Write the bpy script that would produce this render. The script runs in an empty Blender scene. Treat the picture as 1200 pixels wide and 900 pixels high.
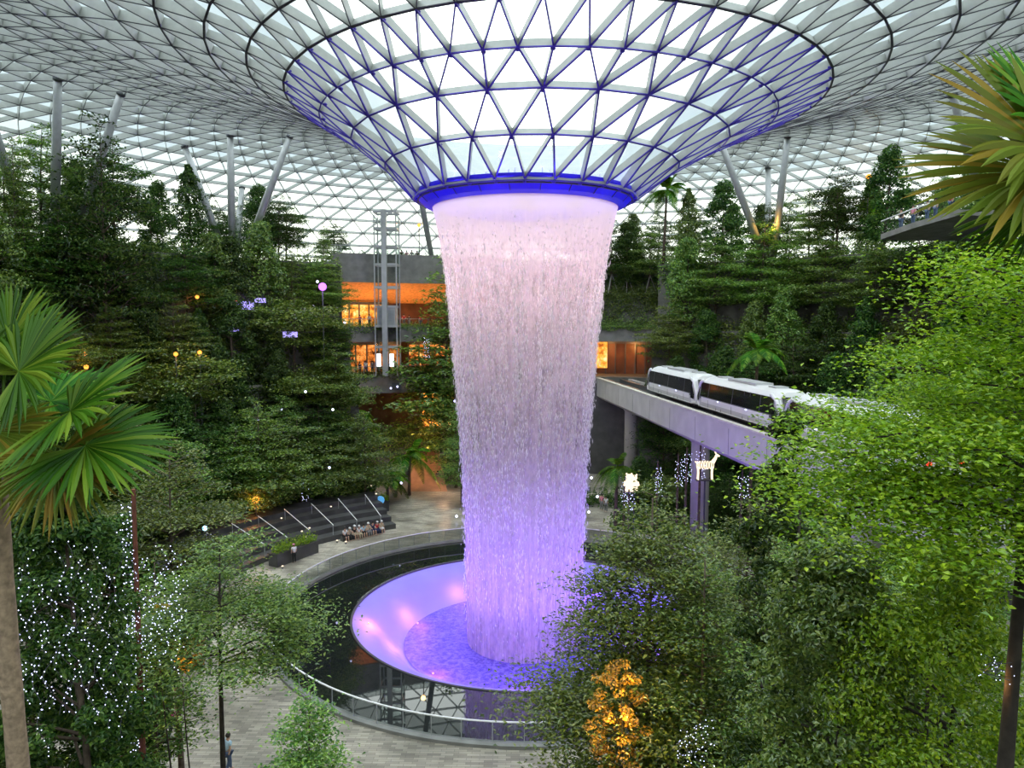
import bpy, math, random
import numpy as np
from mathutils import Vector, Matrix
PI = math.pi
sc = bpy.context.scene
COL = sc.collection
rng = np.random.default_rng(7)
random.seed(7)

# ------------------------------------------------------------------ camera
CAM = np.array([0.0, -50.0, 19.6]); FPX = 870.0; PITCH = 0.08; YAW = 15 / 870.0
cd = bpy.data.cameras.new('camera'); cam = bpy.data.objects.new('camera', cd); COL.objects.link(cam)
cam.location = CAM; cam.rotation_euler = (PI/2 - PITCH, 0, YAW)
cd.sensor_width = 36.0; cd.lens = 36.0 * FPX / 1200.0; cd.clip_start = 0.1; cd.clip_end = 2000
sc.camera = cam

def ray(px, py):
    """world direction of a photo pixel, scaled so its horizontal forward part is 1"""
    x, z = (px - 600) / FPX, -(py - 450) / FPX
    c, s = math.cos(PITCH), math.sin(PITCH)
    yr = c + z * s; zr = -s + z * c
    xw = x * math.cos(YAW) - yr * math.sin(YAW); yw = x * math.sin(YAW) + yr * math.cos(YAW)
    return np.array([xw, yw, zr]) / yw
def at(px, py, d):                      # the point seen at a pixel, d metres ahead
    return CAM + ray(px, py) * d
def on(px, py, z):                      # the point seen at a pixel on the level z
    r = ray(px, py); return CAM + r * ((z - CAM[2]) / r[2])

# ------------------------------------------------------------------ tagging
def tag(o, label=None, cat=None, group=None, kind=None):
    if label: o['label'] = label
    if cat: o['category'] = cat
    if group: o['group'] = group
    if kind: o['kind'] = kind
    return o
def empty(name, loc=(0, 0, 0), rz=0.0):
    o = bpy.data.objects.new(name, None); COL.objects.link(o)
    o.location = tuple(float(c) for c in loc); o.rotation_euler = (0, 0, rz); o.empty_display_size = .1
    return o
def copy_tree(o, parent=None):
    c = o.copy(); COL.objects.link(c)
    if parent is not None: c.parent = parent
    for ch in list(o.children): copy_tree(ch, c)
    return c

# ------------------------------------------------------------------ mesh builder
class MB:
    def __init__(s): s.v = []; s.q = []; s.t = []; s.n = 0; s.uv = None
    def add(s, v, q=None, t=None):
        v = np.asarray(v, dtype=np.float32).reshape(-1, 3)
        if q is not None and len(q): s.q.append(np.asarray(q, dtype=np.int32).reshape(-1, 4) + s.n)
        if t is not None and len(t): s.t.append(np.asarray(t, dtype=np.int32).reshape(-1, 3) + s.n)
        s.v.append(v); s.n += len(v)
    def box(s, c, size, rz=0.0, M=None):
        x, y, z = [a / 2 for a in size]
        v = np.array([[i*x, j*y, k*z] for k in (-1, 1) for (i, j) in ((-1,-1),(1,-1),(1,1),(-1,1))])
        if M is not None: v = v @ np.asarray(M).T
        if rz: cc, ss = math.cos(rz), math.sin(rz); v = v @ np.array([[cc, ss, 0], [-ss, cc, 0], [0, 0, 1]])
        s.add(v + np.asarray(c), [[3,2,1,0],[4,5,6,7],[0,1,5,4],[1,2,6,5],[2,3,7,6],[3,0,4,7]])
    def bar(s, a, b, w, h=None, up=(0, 0, 1)):
        a = np.asarray(a, float); b = np.asarray(b, float); h = w if h is None else h
        d = b - a; L = np.linalg.norm(d); d = d / max(L, 1e-9); up = np.asarray(up, float)
        if abs(d @ up) > .99: up = np.array([1., 0, 0])
        x = np.cross(d, up); x /= np.linalg.norm(x); y = np.cross(x, d)
        s.box((a + b) / 2, (w, h, L), M=np.stack([x, y, d], 1))
    def tube(s, pts, rad, n=8, cap=True):
        P = np.asarray(pts, float); m = len(P)
        R = np.full(m, rad, float) if np.isscalar(rad) else np.asarray(rad, float)
        T = np.gradient(P, axis=0); T /= (np.linalg.norm(T, axis=1, keepdims=True) + 1e-9)
        ref = np.array([0, 0, 1.0]) if abs(T[0][2]) < .9 else np.array([1.0, 0, 0])
        A = np.linspace(0, 2*PI, n, endpoint=False); V = []
        u = np.cross(T[0], ref); u /= np.linalg.norm(u)
        for i in range(m):
            u = u - T[i] * (u @ T[i]); u /= (np.linalg.norm(u) + 1e-9); w = np.cross(T[i], u)
            V.append(P[i] + R[i] * (np.cos(A)[:, None] * u + np.sin(A)[:, None] * w))
        V = np.concatenate(V); q = []
        for i in range(m - 1):
            for j in range(n):
                k = (j + 1) % n; q.append([i*n+j, i*n+k, (i+1)*n+k, (i+1)*n+j])
        t = []
        if cap:
            V = np.concatenate([V, [P[0], P[-1]]]); e0, e1 = m*n, m*n+1
            for j in range(n):
                k = (j + 1) % n; t.append([e0, k, j]); t.append([e1, (m-1)*n+j, (m-1)*n+k])
        s.add(V, q, t)
    def lathe(s, prof, n=64, a0=0.0, a1=2*PI, c=(0, 0, 0), closed=True, sx=1, sy=1):
        full = abs(a1 - a0 - 2*PI) < 1e-6
        A = np.linspace(a0, a1, n, endpoint=False) if full else np.linspace(a0, a1, n + 1)
        m = len(prof); V = np.array([[r*math.sin(a)*sx + c[0], r*math.cos(a)*sy + c[1], z + c[2]] for a in A for (r, z) in prof])
        q = []; na = len(A)
        for i in range(na if full else na - 1):
            j = (i + 1) % na
            for k in range(m if closed else m - 1):
                l = (k + 1) % m; q.append([i*m+k, i*m+l, j*m+l, j*m+k])
        s.add(V, q)
        if closed and not full and m == 4: s.add(np.concatenate([V[:m], V[-m:]]), [[0,1,2,3],[7,6,5,4]])
    def ell(s, c, r, n=12, m=7):
        r = (r, r, r) if np.isscalar(r) else r; V = []; q = []
        for i in range(m + 1):
            th = PI * i / m
            for j in range(n):
                a = 2*PI*j/n; V.append([c[0]+r[0]*math.sin(th)*math.cos(a), c[1]+r[1]*math.sin(th)*math.sin(a), c[2]+r[2]*math.cos(th)])
        for i in range(m):
            for j in range(n): k = (j+1) % n; q.append([i*n+j, (i+1)*n+j, (i+1)*n+k, i*n+k])
        s.add(V, q)
    def octs(s, C, r):                      # many tiny bulbs
        C = np.asarray(C, float).reshape(-1, 3); r = np.broadcast_to(np.asarray(r, float), (len(C),))
        D = np.array([[1,0,0],[-1,0,0],[0,1,0],[0,-1,0],[0,0,1],[0,0,-1]], float)
        V = (C[:, None, :] + D[None] * r[:, None, None]).reshape(-1, 3)
        T = np.array([[0,2,4],[2,1,4],[1,3,4],[3,0,4],[2,0,5],[1,2,5],[3,1,5],[0,3,5]])
        s.add(V, None, (T[None] + (np.arange(len(C)) * 6)[:, None, None]).reshape(-1, 3))
    def leaves(s, C, N, size, aspect=.5, fold=.18, dirs=None):
        """one diamond leaf at each point C with normal N"""
        C = np.asarray(C, float); n = len(C)
        N = N / (np.linalg.norm(N, axis=1, keepdims=True) + 1e-9)
        D = rng.normal(size=(n, 3)) if dirs is None else dirs
        D = D - N * (D * N).sum(1, keepdims=True); D /= (np.linalg.norm(D, axis=1, keepdims=True) + 1e-9)
        S = np.cross(N, D); L = (size * rng.uniform(.7, 1.3, n))[:, None]
        W = L * aspect
        V = np.stack([C - D*L*.5, C + S*W*.5 + N*L*fold + D*L*.05, C + D*L*.5, C - S*W*.5 + N*L*fold + D*L*.05], 1).reshape(-1, 3)
        s.add(V, np.arange(4*n).reshape(-1, 4))
    def mesh(s, name):
        me = bpy.data.meshes.new(name)
        V = np.concatenate(s.v) if s.v else np.zeros((0, 3), np.float32)
        Q = np.concatenate(s.q) if s.q else np.zeros((0, 4), np.int32); T = np.concatenate(s.t) if s.t else np.zeros((0, 3), np.int32)
        me.vertices.add(len(V)); me.vertices.foreach_set('co', V.astype(np.float32).ravel())
        nl = Q.size + T.size; me.loops.add(nl); me.loops.foreach_set('vertex_index', np.concatenate([Q.ravel(), T.ravel()]).astype(np.int32))
        me.polygons.add(len(Q) + len(T))
        ls = np.concatenate([np.arange(len(Q))*4, Q.size + np.arange(len(T))*3]).astype(np.int32)
        me.polygons.foreach_set('loop_start', ls)
        me.polygons.foreach_set('use_smooth', np.zeros(len(Q) + len(T), bool))   # flat facets unless asked otherwise
        me.update(calc_edges=True); me.validate()
        return me
    def build(s, name, mat, parent=None, smooth=False, loc=None):
        me = s.mesh(name)
        if smooth: me.polygons.foreach_set('use_smooth', np.ones(len(me.polygons), bool))
        if mat is not None: me.materials.append(mat)
        o = bpy.data.objects.new(name, me); COL.objects.link(o)
        if parent is not None: o.parent = parent
        if loc is not None: o.location = tuple(float(c) for c in loc)
        return o

# ------------------------------------------------------------------ materials
def nt(name):
    m = bpy.data.materials.new(name); m.use_nodes = True; t = m.node_tree; t.nodes.clear()
    out = t.nodes.new('ShaderNodeOutputMaterial'); return m, t, out
def nd(t, typ, **k):
    n = t.nodes.new(typ)
    for a, b in k.items():
        if a in n.inputs: n.inputs[a].default_value = b
        else: setattr(n, a, b)
    return n
def c4(c): return (c[0], c[1], c[2], 1.0)
def pbr(name, col, rough=.6, metal=0.0, var=.15, scale=2.0, bump=0.0, emis=None, es=0.0, spec=.5):
    m, t, out = nt(name)
    b = nd(t, 'ShaderNodeBsdfPrincipled'); b.inputs['Roughness'].default_value = rough; b.inputs['Metallic'].default_value = metal
    b.inputs['Specular IOR Level'].default_value = spec
    tc = nd(t, 'ShaderNodeTexCoord'); no = nd(t, 'ShaderNodeTexNoise', Scale=scale, Detail=4.0)
    t.links.new(tc.outputs['Object'], no.inputs['Vector'])
    rp = nd(t, 'ShaderNodeMapRange'); rp.inputs[1].default_value = .3; rp.inputs[2].default_value = .7
    rp.inputs[3].default_value = 1 - var; rp.inputs[4].default_value = 1 + var
    t.links.new(no.outputs['Fac'], rp.inputs[0])
    mx = nd(t, 'ShaderNodeVectorMath', operation='SCALE'); mx.inputs[0].default_value = col[:3]
    t.links.new(rp.outputs[0], mx.inputs['Scale']); t.links.new(mx.outputs[0], b.inputs['Base Color'])
    if bump:
        bp = nd(t, 'ShaderNodeBump', Strength=bump, Distance=.05); t.links.new(no.outputs['Fac'], bp.inputs['Height']); t.links.new(bp.outputs[0], b.inputs['Normal'])
    if emis: b.inputs['Emission Color'].default_value = c4(emis); b.inputs['Emission Strength'].default_value = es
    t.links.new(b.outputs[0], out.inputs[0]); return m
def glow(name, col, s):
    m, t, out = nt(name); e = nd(t, 'ShaderNodeEmission', Strength=s); e.inputs[0].default_value = c4(col)
    t.links.new(e.outputs[0], out.inputs[0]); return m
def leafmat(name, c1, c2, c3=None, trans=.35, gloss=.06, hue=(.475, .512), val=(.65, 1.3)):
    """leaf colours vary from leaf to leaf and from tree to tree"""
    m, t, out = nt(name)
    g = nd(t, 'ShaderNodeNewGeometry'); oi = nd(t, 'ShaderNodeObjectInfo')
    cr = nd(t, 'ShaderNodeValToRGB'); cr.color_ramp.elements[0].color = c4(c1); cr.color_ramp.elements[1].color = c4(c2)
    if c3: e = cr.color_ramp.elements.new(.5); e.color = c4(c2); cr.color_ramp.elements[2].color = c4(c3)
    t.links.new(g.outputs['Random Per Island'], cr.inputs[0])
    hs = nd(t, 'ShaderNodeHueSaturation')
    mr = nd(t, 'ShaderNodeMapRange'); mr.inputs[3].default_value, mr.inputs[4].default_value = hue
    mv = nd(t, 'ShaderNodeMapRange'); mv.inputs[3].default_value, mv.inputs[4].default_value = val
    t.links.new(oi.outputs['Random'], mr.inputs[0]); t.links.new(oi.outputs['Random'], mv.inputs[0])
    t.links.new(mr.outputs[0], hs.inputs['Hue']); t.links.new(mv.outputs[0], hs.inputs['Value']); t.links.new(cr.outputs[0], hs.inputs['Color'])
    d = nd(t, 'ShaderNodeBsdfDiffuse'); tr = nd(t, 'ShaderNodeBsdfTranslucent'); gl = nd(t, 'ShaderNodeBsdfGlossy', Roughness=.35)
    gl.inputs[0].default_value = (.9, .95, 1, 1)
    t.links.new(hs.outputs[0], d.inputs[0]); t.links.new(hs.outputs[0], tr.inputs[0])
    m1 = nd(t, 'ShaderNodeMixShader', Fac=trans); t.links.new(d.outputs[0], m1.inputs[1]); t.links.new(tr.outputs[0], m1.inputs[2])
    m2 = nd(t, 'ShaderNodeMixShader', Fac=gloss); t.links.new(m1.outputs[0], m2.inputs[1]); t.links.new(gl.outputs[0], m2.inputs[2])
    t.links.new(m2.outputs[0], out.inputs[0]); return m
def objcol(name, rough=.8):                 # cloth that takes its colour from the object
    m, t, out = nt(name); oi = nd(t, 'ShaderNodeObjectInfo'); b = nd(t, 'ShaderNodeBsdfPrincipled'); b.inputs['Roughness'].default_value = rough
    t.links.new(oi.outputs['Color'], b.inputs['Base Color']); t.links.new(b.outputs[0], out.inputs[0]); return m
M = {}
M['fin'] = pbr('fin_paint', (.46, .48, .46), .45, .1, .08)
M['flange'] = pbr('flange_paint', (.07, .07, .085), .5, .3, .1)
M['flange_led_tint'] = pbr('flange_led_violet', (.06, .035, .42), .4, .2, .1)  # violet LED light near the collar, put into the flange colour
M['steel'] = pbr('column_steel', (.42, .44, .45), .45, .3, .08)
M['dark_steel'] = pbr('dark_steel', (.12, .13, .14), .45, .4, .1)
M['white_metal'] = pbr('white_metal', (.88, .89, .90), .35, .1, .04)
M['stone'] = pbr('stone_cladding', (.13, .13, .12), .75, 0, .35, .8, .4)
M['concrete'] = pbr('beam_concrete', (.52, .51, .50), .8, 0, .10, .7, .15)
M['terrace'] = pbr('planted_soil', (.022, .03, .015), .95, 0, .5, 1.2, .6)
M['tread'] = pbr('dark_granite', (.07, .07, .07), .5, 0, .3, 1.0, .1)
M['bark'] = pbr('bark', (.10, .075, .055), .9, 0, .4, 6, .5)
M['bark_dark'] = pbr('dark_bark', (.035, .028, .022), .9, 0, .4, 6, .5)
M['bark_palm'] = pbr('palm_bark', (.30, .22, .15), .85, 0, .35, 9, .5)
M['stake'] = pbr('pale_stake', (.45, .45, .42), .8, 0, .1)
M['leaf_mid'] = leafmat('leaf_mid', (.04, .12, .018), (.14, .28, .035), (.32, .45, .08))
M['leaf_dark'] = leafmat('leaf_dark', (.010, .042, .008), (.045, .12, .018), (.14, .24, .04), .35, .025)
M['leaf_bright'] = leafmat('leaf_bright', (.08, .21, .008), (.22, .44, .014), (.42, .60, .03), .4, .04, (.483, .493), (.85, 1.0))
M['leaf_olive'] = leafmat('leaf_olive', (.045, .11, .012), (.14, .24, .026), (.31, .40, .06))
M['leaf_amber_lit'] = leafmat('leaf_amber_lit', (.45, .26, .02), (.75, .50, .03), (.85, .62, .06), .4)  # amber lamplight is put into this leaf colour
M['leaf_palm'] = leafmat('leaf_palm', (.015, .075, .005), (.05, .18, .010), (.20, .34, .03), .4, .01)
M['leaf_palm_dry'] = leafmat('leaf_palm_dry', (.16, .15, .02), (.12, .20, .02), (.34, .24, .03), .4, .01)
M['led_white'] = glow('led_cool_white', (.62, .66, 1.0), 4)
M['led_warm'] = glow('led_warm_white', (1.0, .80, .58), 1.6)
M['lamp_orange'] = glow('lamp_orange', (1.0, .34, .05), 2.6)
M['lamp_violet'] = glow('lamp_violet', (.55, .16, 1.0), 3)
M['skin'] = pbr('skin', (.52, .33, .24), .6, 0, .05)
M['hair'] = pbr('hair', (.02, .015, .012), .6, 0, .1)
M['cloth'] = objcol('cloth')
# ------------------------------------------------------------------ glass roof: a funnel that turns into a dome
def glassmat():
    m, t, out = nt('roof_glass')
    tr = nd(t, 'ShaderNodeBsdfTransparent'); tr.inputs[0].default_value = (.84, .88, .85, 1)
    gl = nd(t, 'ShaderNodeBsdfGlossy', Roughness=.15); gl.inputs[0].default_value = (.8, .85, .85, 1)
    tl0 = nd(t, 'ShaderNodeBsdfTranslucent'); tl0.inputs[0].default_value = (.42, .49, .50, 1); df = nd(t, 'ShaderNodeBsdfDiffuse'); df.inputs[0].default_value = (.5, .55, .56, 1)
    tl = nd(t, 'ShaderNodeMixShader', Fac=.5); t.links.new(tl0.outputs[0], tl.inputs[1]); t.links.new(df.outputs[0], tl.inputs[2])
    lw = nd(t, 'ShaderNodeLayerWeight', Blend=.5)
    # a grey translucent cover closes over the clear glass at shallow viewing angles
    cv = nd(t, 'ShaderNodeMapRange', interpolation_type='SMOOTHSTEP'); cv.inputs[1].default_value = .32; cv.inputs[2].default_value = .54; cv.inputs[3].default_value = .02; cv.inputs[4].default_value = 1.0
    t.links.new(lw.outputs['Facing'], cv.inputs[0])
    m0 = nd(t, 'ShaderNodeMixShader'); t.links.new(cv.outputs[0], m0.inputs[0]); t.links.new(tr.outputs[0], m0.inputs[1]); t.links.new(tl.outputs[0], m0.inputs[2])
    m1 = nd(t, 'ShaderNodeMixShader', Fac=.06); t.links.new(m0.outputs[0], m1.inputs[1]); t.links.new(gl.outputs[0], m1.inputs[2])
    t.links.new(m1.outputs[0], out.inputs[0]); return m
M['glass_roof'] = glassmat()
PROF = [(7.12,27.85),(9.3,29.75),(11.9,31.4),(14.2,32.6),(16.7,33.85),(19.2,34.85),(21.8,35.75),(24.4,36.6),(27.0,37.35),(29.6,38.0),(32.2,38.6),(34.8,39.1),
        (37.4,39.5),(40.0,39.8),(42.5,39.9),(45.0,39.8),(47.4,39.5),(49.8,39.0),(52.1,38.3),(54.3,37.4),(56.4,36.4),(58.4,35.2),(60.3,33.9),(62.1,32.4),(63.8,30.8),(65.4,29.1),(66.9,27.2),(68.2,25.2)]
PROF = [(r, z + .30) for (r, z) in PROF]
NSEG = []
for i in range(len(PROF)): NSEG.append(27 if i < 3 else 54 if i < 10 else 108)
def roof_pt(i, a):
    r, z = PROF[i]; cx = min(3.0, max(0, .19*(r - 7.05)))
    return np.array([cx + r*math.sin(a), r*math.cos(a), z])
PH0 = PI + .004
OFFS = [0]
for i in range(1, len(PROF)): OFFS.append(0 if NSEG[i] != NSEG[i-1] else .5 - OFFS[-1])
assert OFFS[2] == 0 and OFFS[9] == 0
def ring_angles(i):
    n = NSEG[i]; st = 2*PI/n; base = PH0
    # rows alternate by half a step except right after a doubling, where a node sits over every lower node
    off = OFFS[i]
    return [base + (k + off)*st for k in range(n)]
def build_roof():
    rings = [[roof_pt(i, a) for a in ring_angles(i)] for i in range(len(PROF))]
    edges = []; glass = MB()
    for i in range(len(rings)):
        R = rings[i]; n = len(R)
        for k in range(n): edges.append((i, R[k], R[(k+1) % n], 'h'))
        if i + 1 < len(rings):
            S = rings[i+1]; m = len(S); tri = []
            if m == 2*n:
                for k in range(n):
                    a = R[k]; b = R[(k+1) % n]; s0, s1, s2, sm = S[(2*k) % m], S[(2*k+1) % m], S[(2*k+2) % m], S[(2*k-1) % m]
                    edges += [(i, a, s0, 'd'), (i, a, s1, 'd'), (i, a, sm, 'd')]
                    tri += [(a, s0, s1), (a, s1, b), (b, s1, s2)]
            else:
                oi = 0 if abs((ring_angles(i)[0]-PH0)) < 1e-9 else 1; oj = 0 if abs((ring_angles(i+1)[0]-PH0)) < 1e-9 else 1
                for k in range(n):
                    a = R[k]; b = R[(k+1) % n]
                    if oi == 0 and oj == 1: s0, sm = S[k], S[(k-1) % m]; edges += [(i, a, s0, 'd'), (i, a, sm, 'd')]; tri += [(a, s0, b), (a, sm, s0)]
                    else: s0, s1 = S[k], S[(k+1) % m]; edges += [(i, a, s0, 'd'), (i, a, s1, 'd')]; tri += [(a, s0, s1), (a, s1, b)]
            T = np.array(tri).reshape(-1, 3); glass.add(T, None, np.arange(len(T)).reshape(-1, 3))
    root = empty('ceiling', (0, 0, 0)); tag(root, 'vast curved roof of triangular glass panels in a steel grid with a funnel in the middle', None, None, 'structure')
    def members(sel, w, dep, off0, name, mat):
        A = np.array([e[1] for e in sel]); B = np.array([e[2] for e in sel]); D = B - A; L = np.linalg.norm(D, axis=1, keepdims=True); D /= L
        C = (A + B)/2; rad = C.copy(); rad[:, 2] = 0; rad /= np.linalg.norm(rad, axis=1, keepdims=True)
        # inward (room side) normal of the surface from the profile
        rr = np.linalg.norm(C[:, :2], axis=1); rs = np.array([p[0] for p in PROF]); zs = np.array([p[1] for p in PROF])
        sl = (np.interp(rr + .8, rs, zs) - np.interp(rr - .8, rs, zs)) / 1.6
        N = np.stack([rad[:, 0]*sl, rad[:, 1]*sl, -np.ones(len(C))], 1); N /= np.linalg.norm(N, axis=1, keepdims=True)
        S = np.cross(D, N); S /= np.linalg.norm(S, axis=1, keepdims=True)
        w_ = w[:, None]; d_ = dep[:, None]; o_ = off0[:, None]
        V = []
        for P in (A, B):
            for (sx, dd) in ((-1, 0), (1, 0), (1, 1), (-1, 1)): V.append(P + S*sx*w_/2 + N*(o_ + dd*d_))
        V = np.stack(V, 1).reshape(-1, 3); F = np.array([[0,1,2,3],[7,6,5,4],[0,4,5,1],[1,5,6,2],[2,6,7,3],[3,7,4,0]])
        mb = MB(); mb.add(V, (F[None] + (np.arange(len(A))*8)[:, None, None]).reshape(-1, 4)); mb.build(name, mat, root)
    def dims(sel):
        W = []; Dp = []
        for e in sel:
            i = e[0]; W.append(.15 if i < 3 else .12 if i < 8 else .09); Dp.append(.42 if i < 3 else .46 if i < 6 else .60 if i < 18 else .40)
        return np.array(W), np.array(Dp)
    w, d = dims(edges); members(edges, w*.45, d, np.zeros(len(w)), 'steel_grid', M['fin'])
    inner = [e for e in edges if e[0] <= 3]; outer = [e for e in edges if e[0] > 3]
    w, d = dims(inner); members(inner, w*.60, np.full(len(w), .07), d, 'led_tinted_flange', M['flange_led_tint'])
    w, d = dims(outer)
    ww = np.array([.13 if (e[3] == 'h' and e[0] < 8) else .06 if e[3] == 'h' else .04 for e in outer])
    members(outer, ww, np.full(len(w), .05), d, 'dark_flange', M['flange'])
    glass.build('glazing', M['glass_roof'], root)
    # hub nodes of the funnel
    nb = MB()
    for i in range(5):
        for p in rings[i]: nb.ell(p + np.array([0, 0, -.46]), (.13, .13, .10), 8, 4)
    nb.build('node_hubs', M['flange_led_tint'], root)
build_roof()
# blue collar at the foot of the funnel
def build_collar():
    c = empty('oculus_collar', (0, 0, 27.2)); tag(c, 'deep blue ring collar at the funnel foot above the waterfall', 'collar')
    blue = pbr('collar_led_blue', (.035, .015, .80), .35, .1, .1, .4)  # the blue of the LED lighting is put into the band's colour
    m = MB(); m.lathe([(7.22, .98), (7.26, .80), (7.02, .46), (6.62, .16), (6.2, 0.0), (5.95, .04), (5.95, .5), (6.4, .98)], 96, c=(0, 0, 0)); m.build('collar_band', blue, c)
    for k in range(24):
        m = MB(); a = 2*PI*(k+.5)/24; m.bar((7.04*math.sin(a), 7.04*math.cos(a), .46), (6.64*math.sin(a), 6.64*math.cos(a), .1), .03, .03); m.build('panel_joint', M['flange'], c)
    m = MB(); m.lathe([(7.08, .50), (7.09, .44), (6.98, .42), (6.98, .50)], 96); m.build('shadow_gap', M['flange'], c)
    # small fringe of overflow foam spikes standing on the far rim behind the glass
    m = MB()
    for k in range(130):
        a = 2*PI*(k + random.random()*.7)/130; r = 6.5 + random.uniform(-.15, .15); h = random.uniform(.25, .7)
        m.bar((r*math.sin(a), r*math.cos(a), .75), (r*math.sin(a)+random.uniform(-.15, .15), r*math.cos(a)+random.uniform(-.12, .12), .75 + h), .05)
    tag(m.build('weir_splash', pbr('splash', (.6, .62, .68), .4), c), kind='stuff')
build_collar()
# inclined roof columns on the upper terrace
ROOF_R = np.array([p[0] for p in PROF]); ROOF_Z = np.array([p[1] for p in PROF])
def roof_z(x, y): return float(np.interp(math.hypot(x - 3, y), ROOF_R, ROOF_Z))
# ------------------------------------------------------------------ plaza floor, pool and waterfall
def paving():
    m, t, out = nt('plaza_paving')
    tc = nd(t, 'ShaderNodeTexCoord'); br = nd(t, 'ShaderNodeTexBrick', Scale=1.5)
    br.inputs['Color1'].default_value = (.46, .42, .34, 1); br.inputs['Color2'].default_value = (.22, .20, .165, 1); br.inputs['Mortar'].default_value = (.07, .065, .06, 1)
    br.inputs['Mortar Size'].default_value = .009; br.inputs['Bias'].default_value = -.1; br.offset = .37; br.inputs['Brick Width'].default_value = .9
    t.links.new(tc.outputs['Object'], br.inputs['Vector'])
    no = nd(t, 'ShaderNodeTexNoise', Scale=.25, Detail=6.0); t.links.new(tc.outputs['Object'], no.inputs['Vector'])
    r = nd(t, 'ShaderNodeMapRange'); r.inputs[1].default_value = .35; r.inputs[2].default_value = .65; r.inputs[3].default_value = .6; r.inputs[4].default_value = 1.25
    t.links.new(no.outputs['Fac'], r.inputs[0])
    sx = nd(t, 'ShaderNodeVectorMath', operation='SCALE'); t.links.new(br.outputs['Color'], sx.inputs[0]); t.links.new(r.outputs[0], sx.inputs['Scale'])
    b = nd(t, 'ShaderNodeBsdfPrincipled'); t.links.new(sx.outputs[0], b.inputs['Base Color'])
    r2 = nd(t, 'ShaderNodeMapRange'); r2.inputs[1].default_value = .4; r2.inputs[2].default_value = .6; r2.inputs[3].default_value = .28; r2.inputs[4].default_value = .6
    t.links.new(no.outputs['Fac'], r2.inputs[0]); t.links.new(r2.outputs[0], b.inputs['Roughness'])
    bp = nd(t, 'ShaderNodeBump', Strength=.25, Distance=.03); t.links.new(br.outputs['Fac'], bp.inputs['Height']); bp.invert = True; t.links.new(bp.outputs[0], b.inputs['Normal'])
    t.links.new(b.outputs[0], out.inputs[0]); return m
M['paving'] = paving()
mb = MB(); mb.lathe([(17.15, 0), (72, 0), (72, -.6), (17.15, -.6)], 128); tag(mb.build('floor', M['paving']), None, None, None, 'structure')

def water_skin():                            # shallow black water film over dark granite
    m, t, out = nt('black_water'); tc = nd(t, 'ShaderNodeTexCoord'); no = nd(t, 'ShaderNodeTexNoise', Scale=2.2, Detail=3.0); t.links.new(tc.outputs['Object'], no.inputs['Vector'])
    b = nd(t, 'ShaderNodeBsdfPrincipled'); b.inputs['Base Color'].default_value = (.012, .014, .015, 1); b.inputs['Roughness'].default_value = .012
    b.inputs['Specular IOR Level'].default_value = .9
    t.links.new(b.outputs[0], out.inputs[0]); return m
M['black_water'] = water_skin()
def glassrail():
    m, t, out = nt('rail_glass'); tr = nd(t, 'ShaderNodeBsdfTransparent'); tr.inputs[0].default_value = (.88, .91, .90, 1)
    gl = nd(t, 'ShaderNodeBsdfGlossy', Roughness=.03); gl.inputs[0].default_value = (.9, .95, .95, 1)
    df = nd(t, 'ShaderNodeBsdfDiffuse'); df.inputs[0].default_value = (.5, .55, .55, 1)
    m0 = nd(t, 'ShaderNodeMixShader', Fac=.012); t.links.new(tr.outputs[0], m0.inputs[1]); t.links.new(df.outputs[0], m0.inputs[2])
    m1 = nd(t, 'ShaderNodeMixShader', Fac=.008); t.links.new(m0.outputs[0], m1.inputs[1]); t.links.new(gl.outputs[0], m1.inputs[2]); t.links.new(m1.outputs[0], out.inputs[0]); return m
M['glass_rail'] = glassrail()
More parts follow.
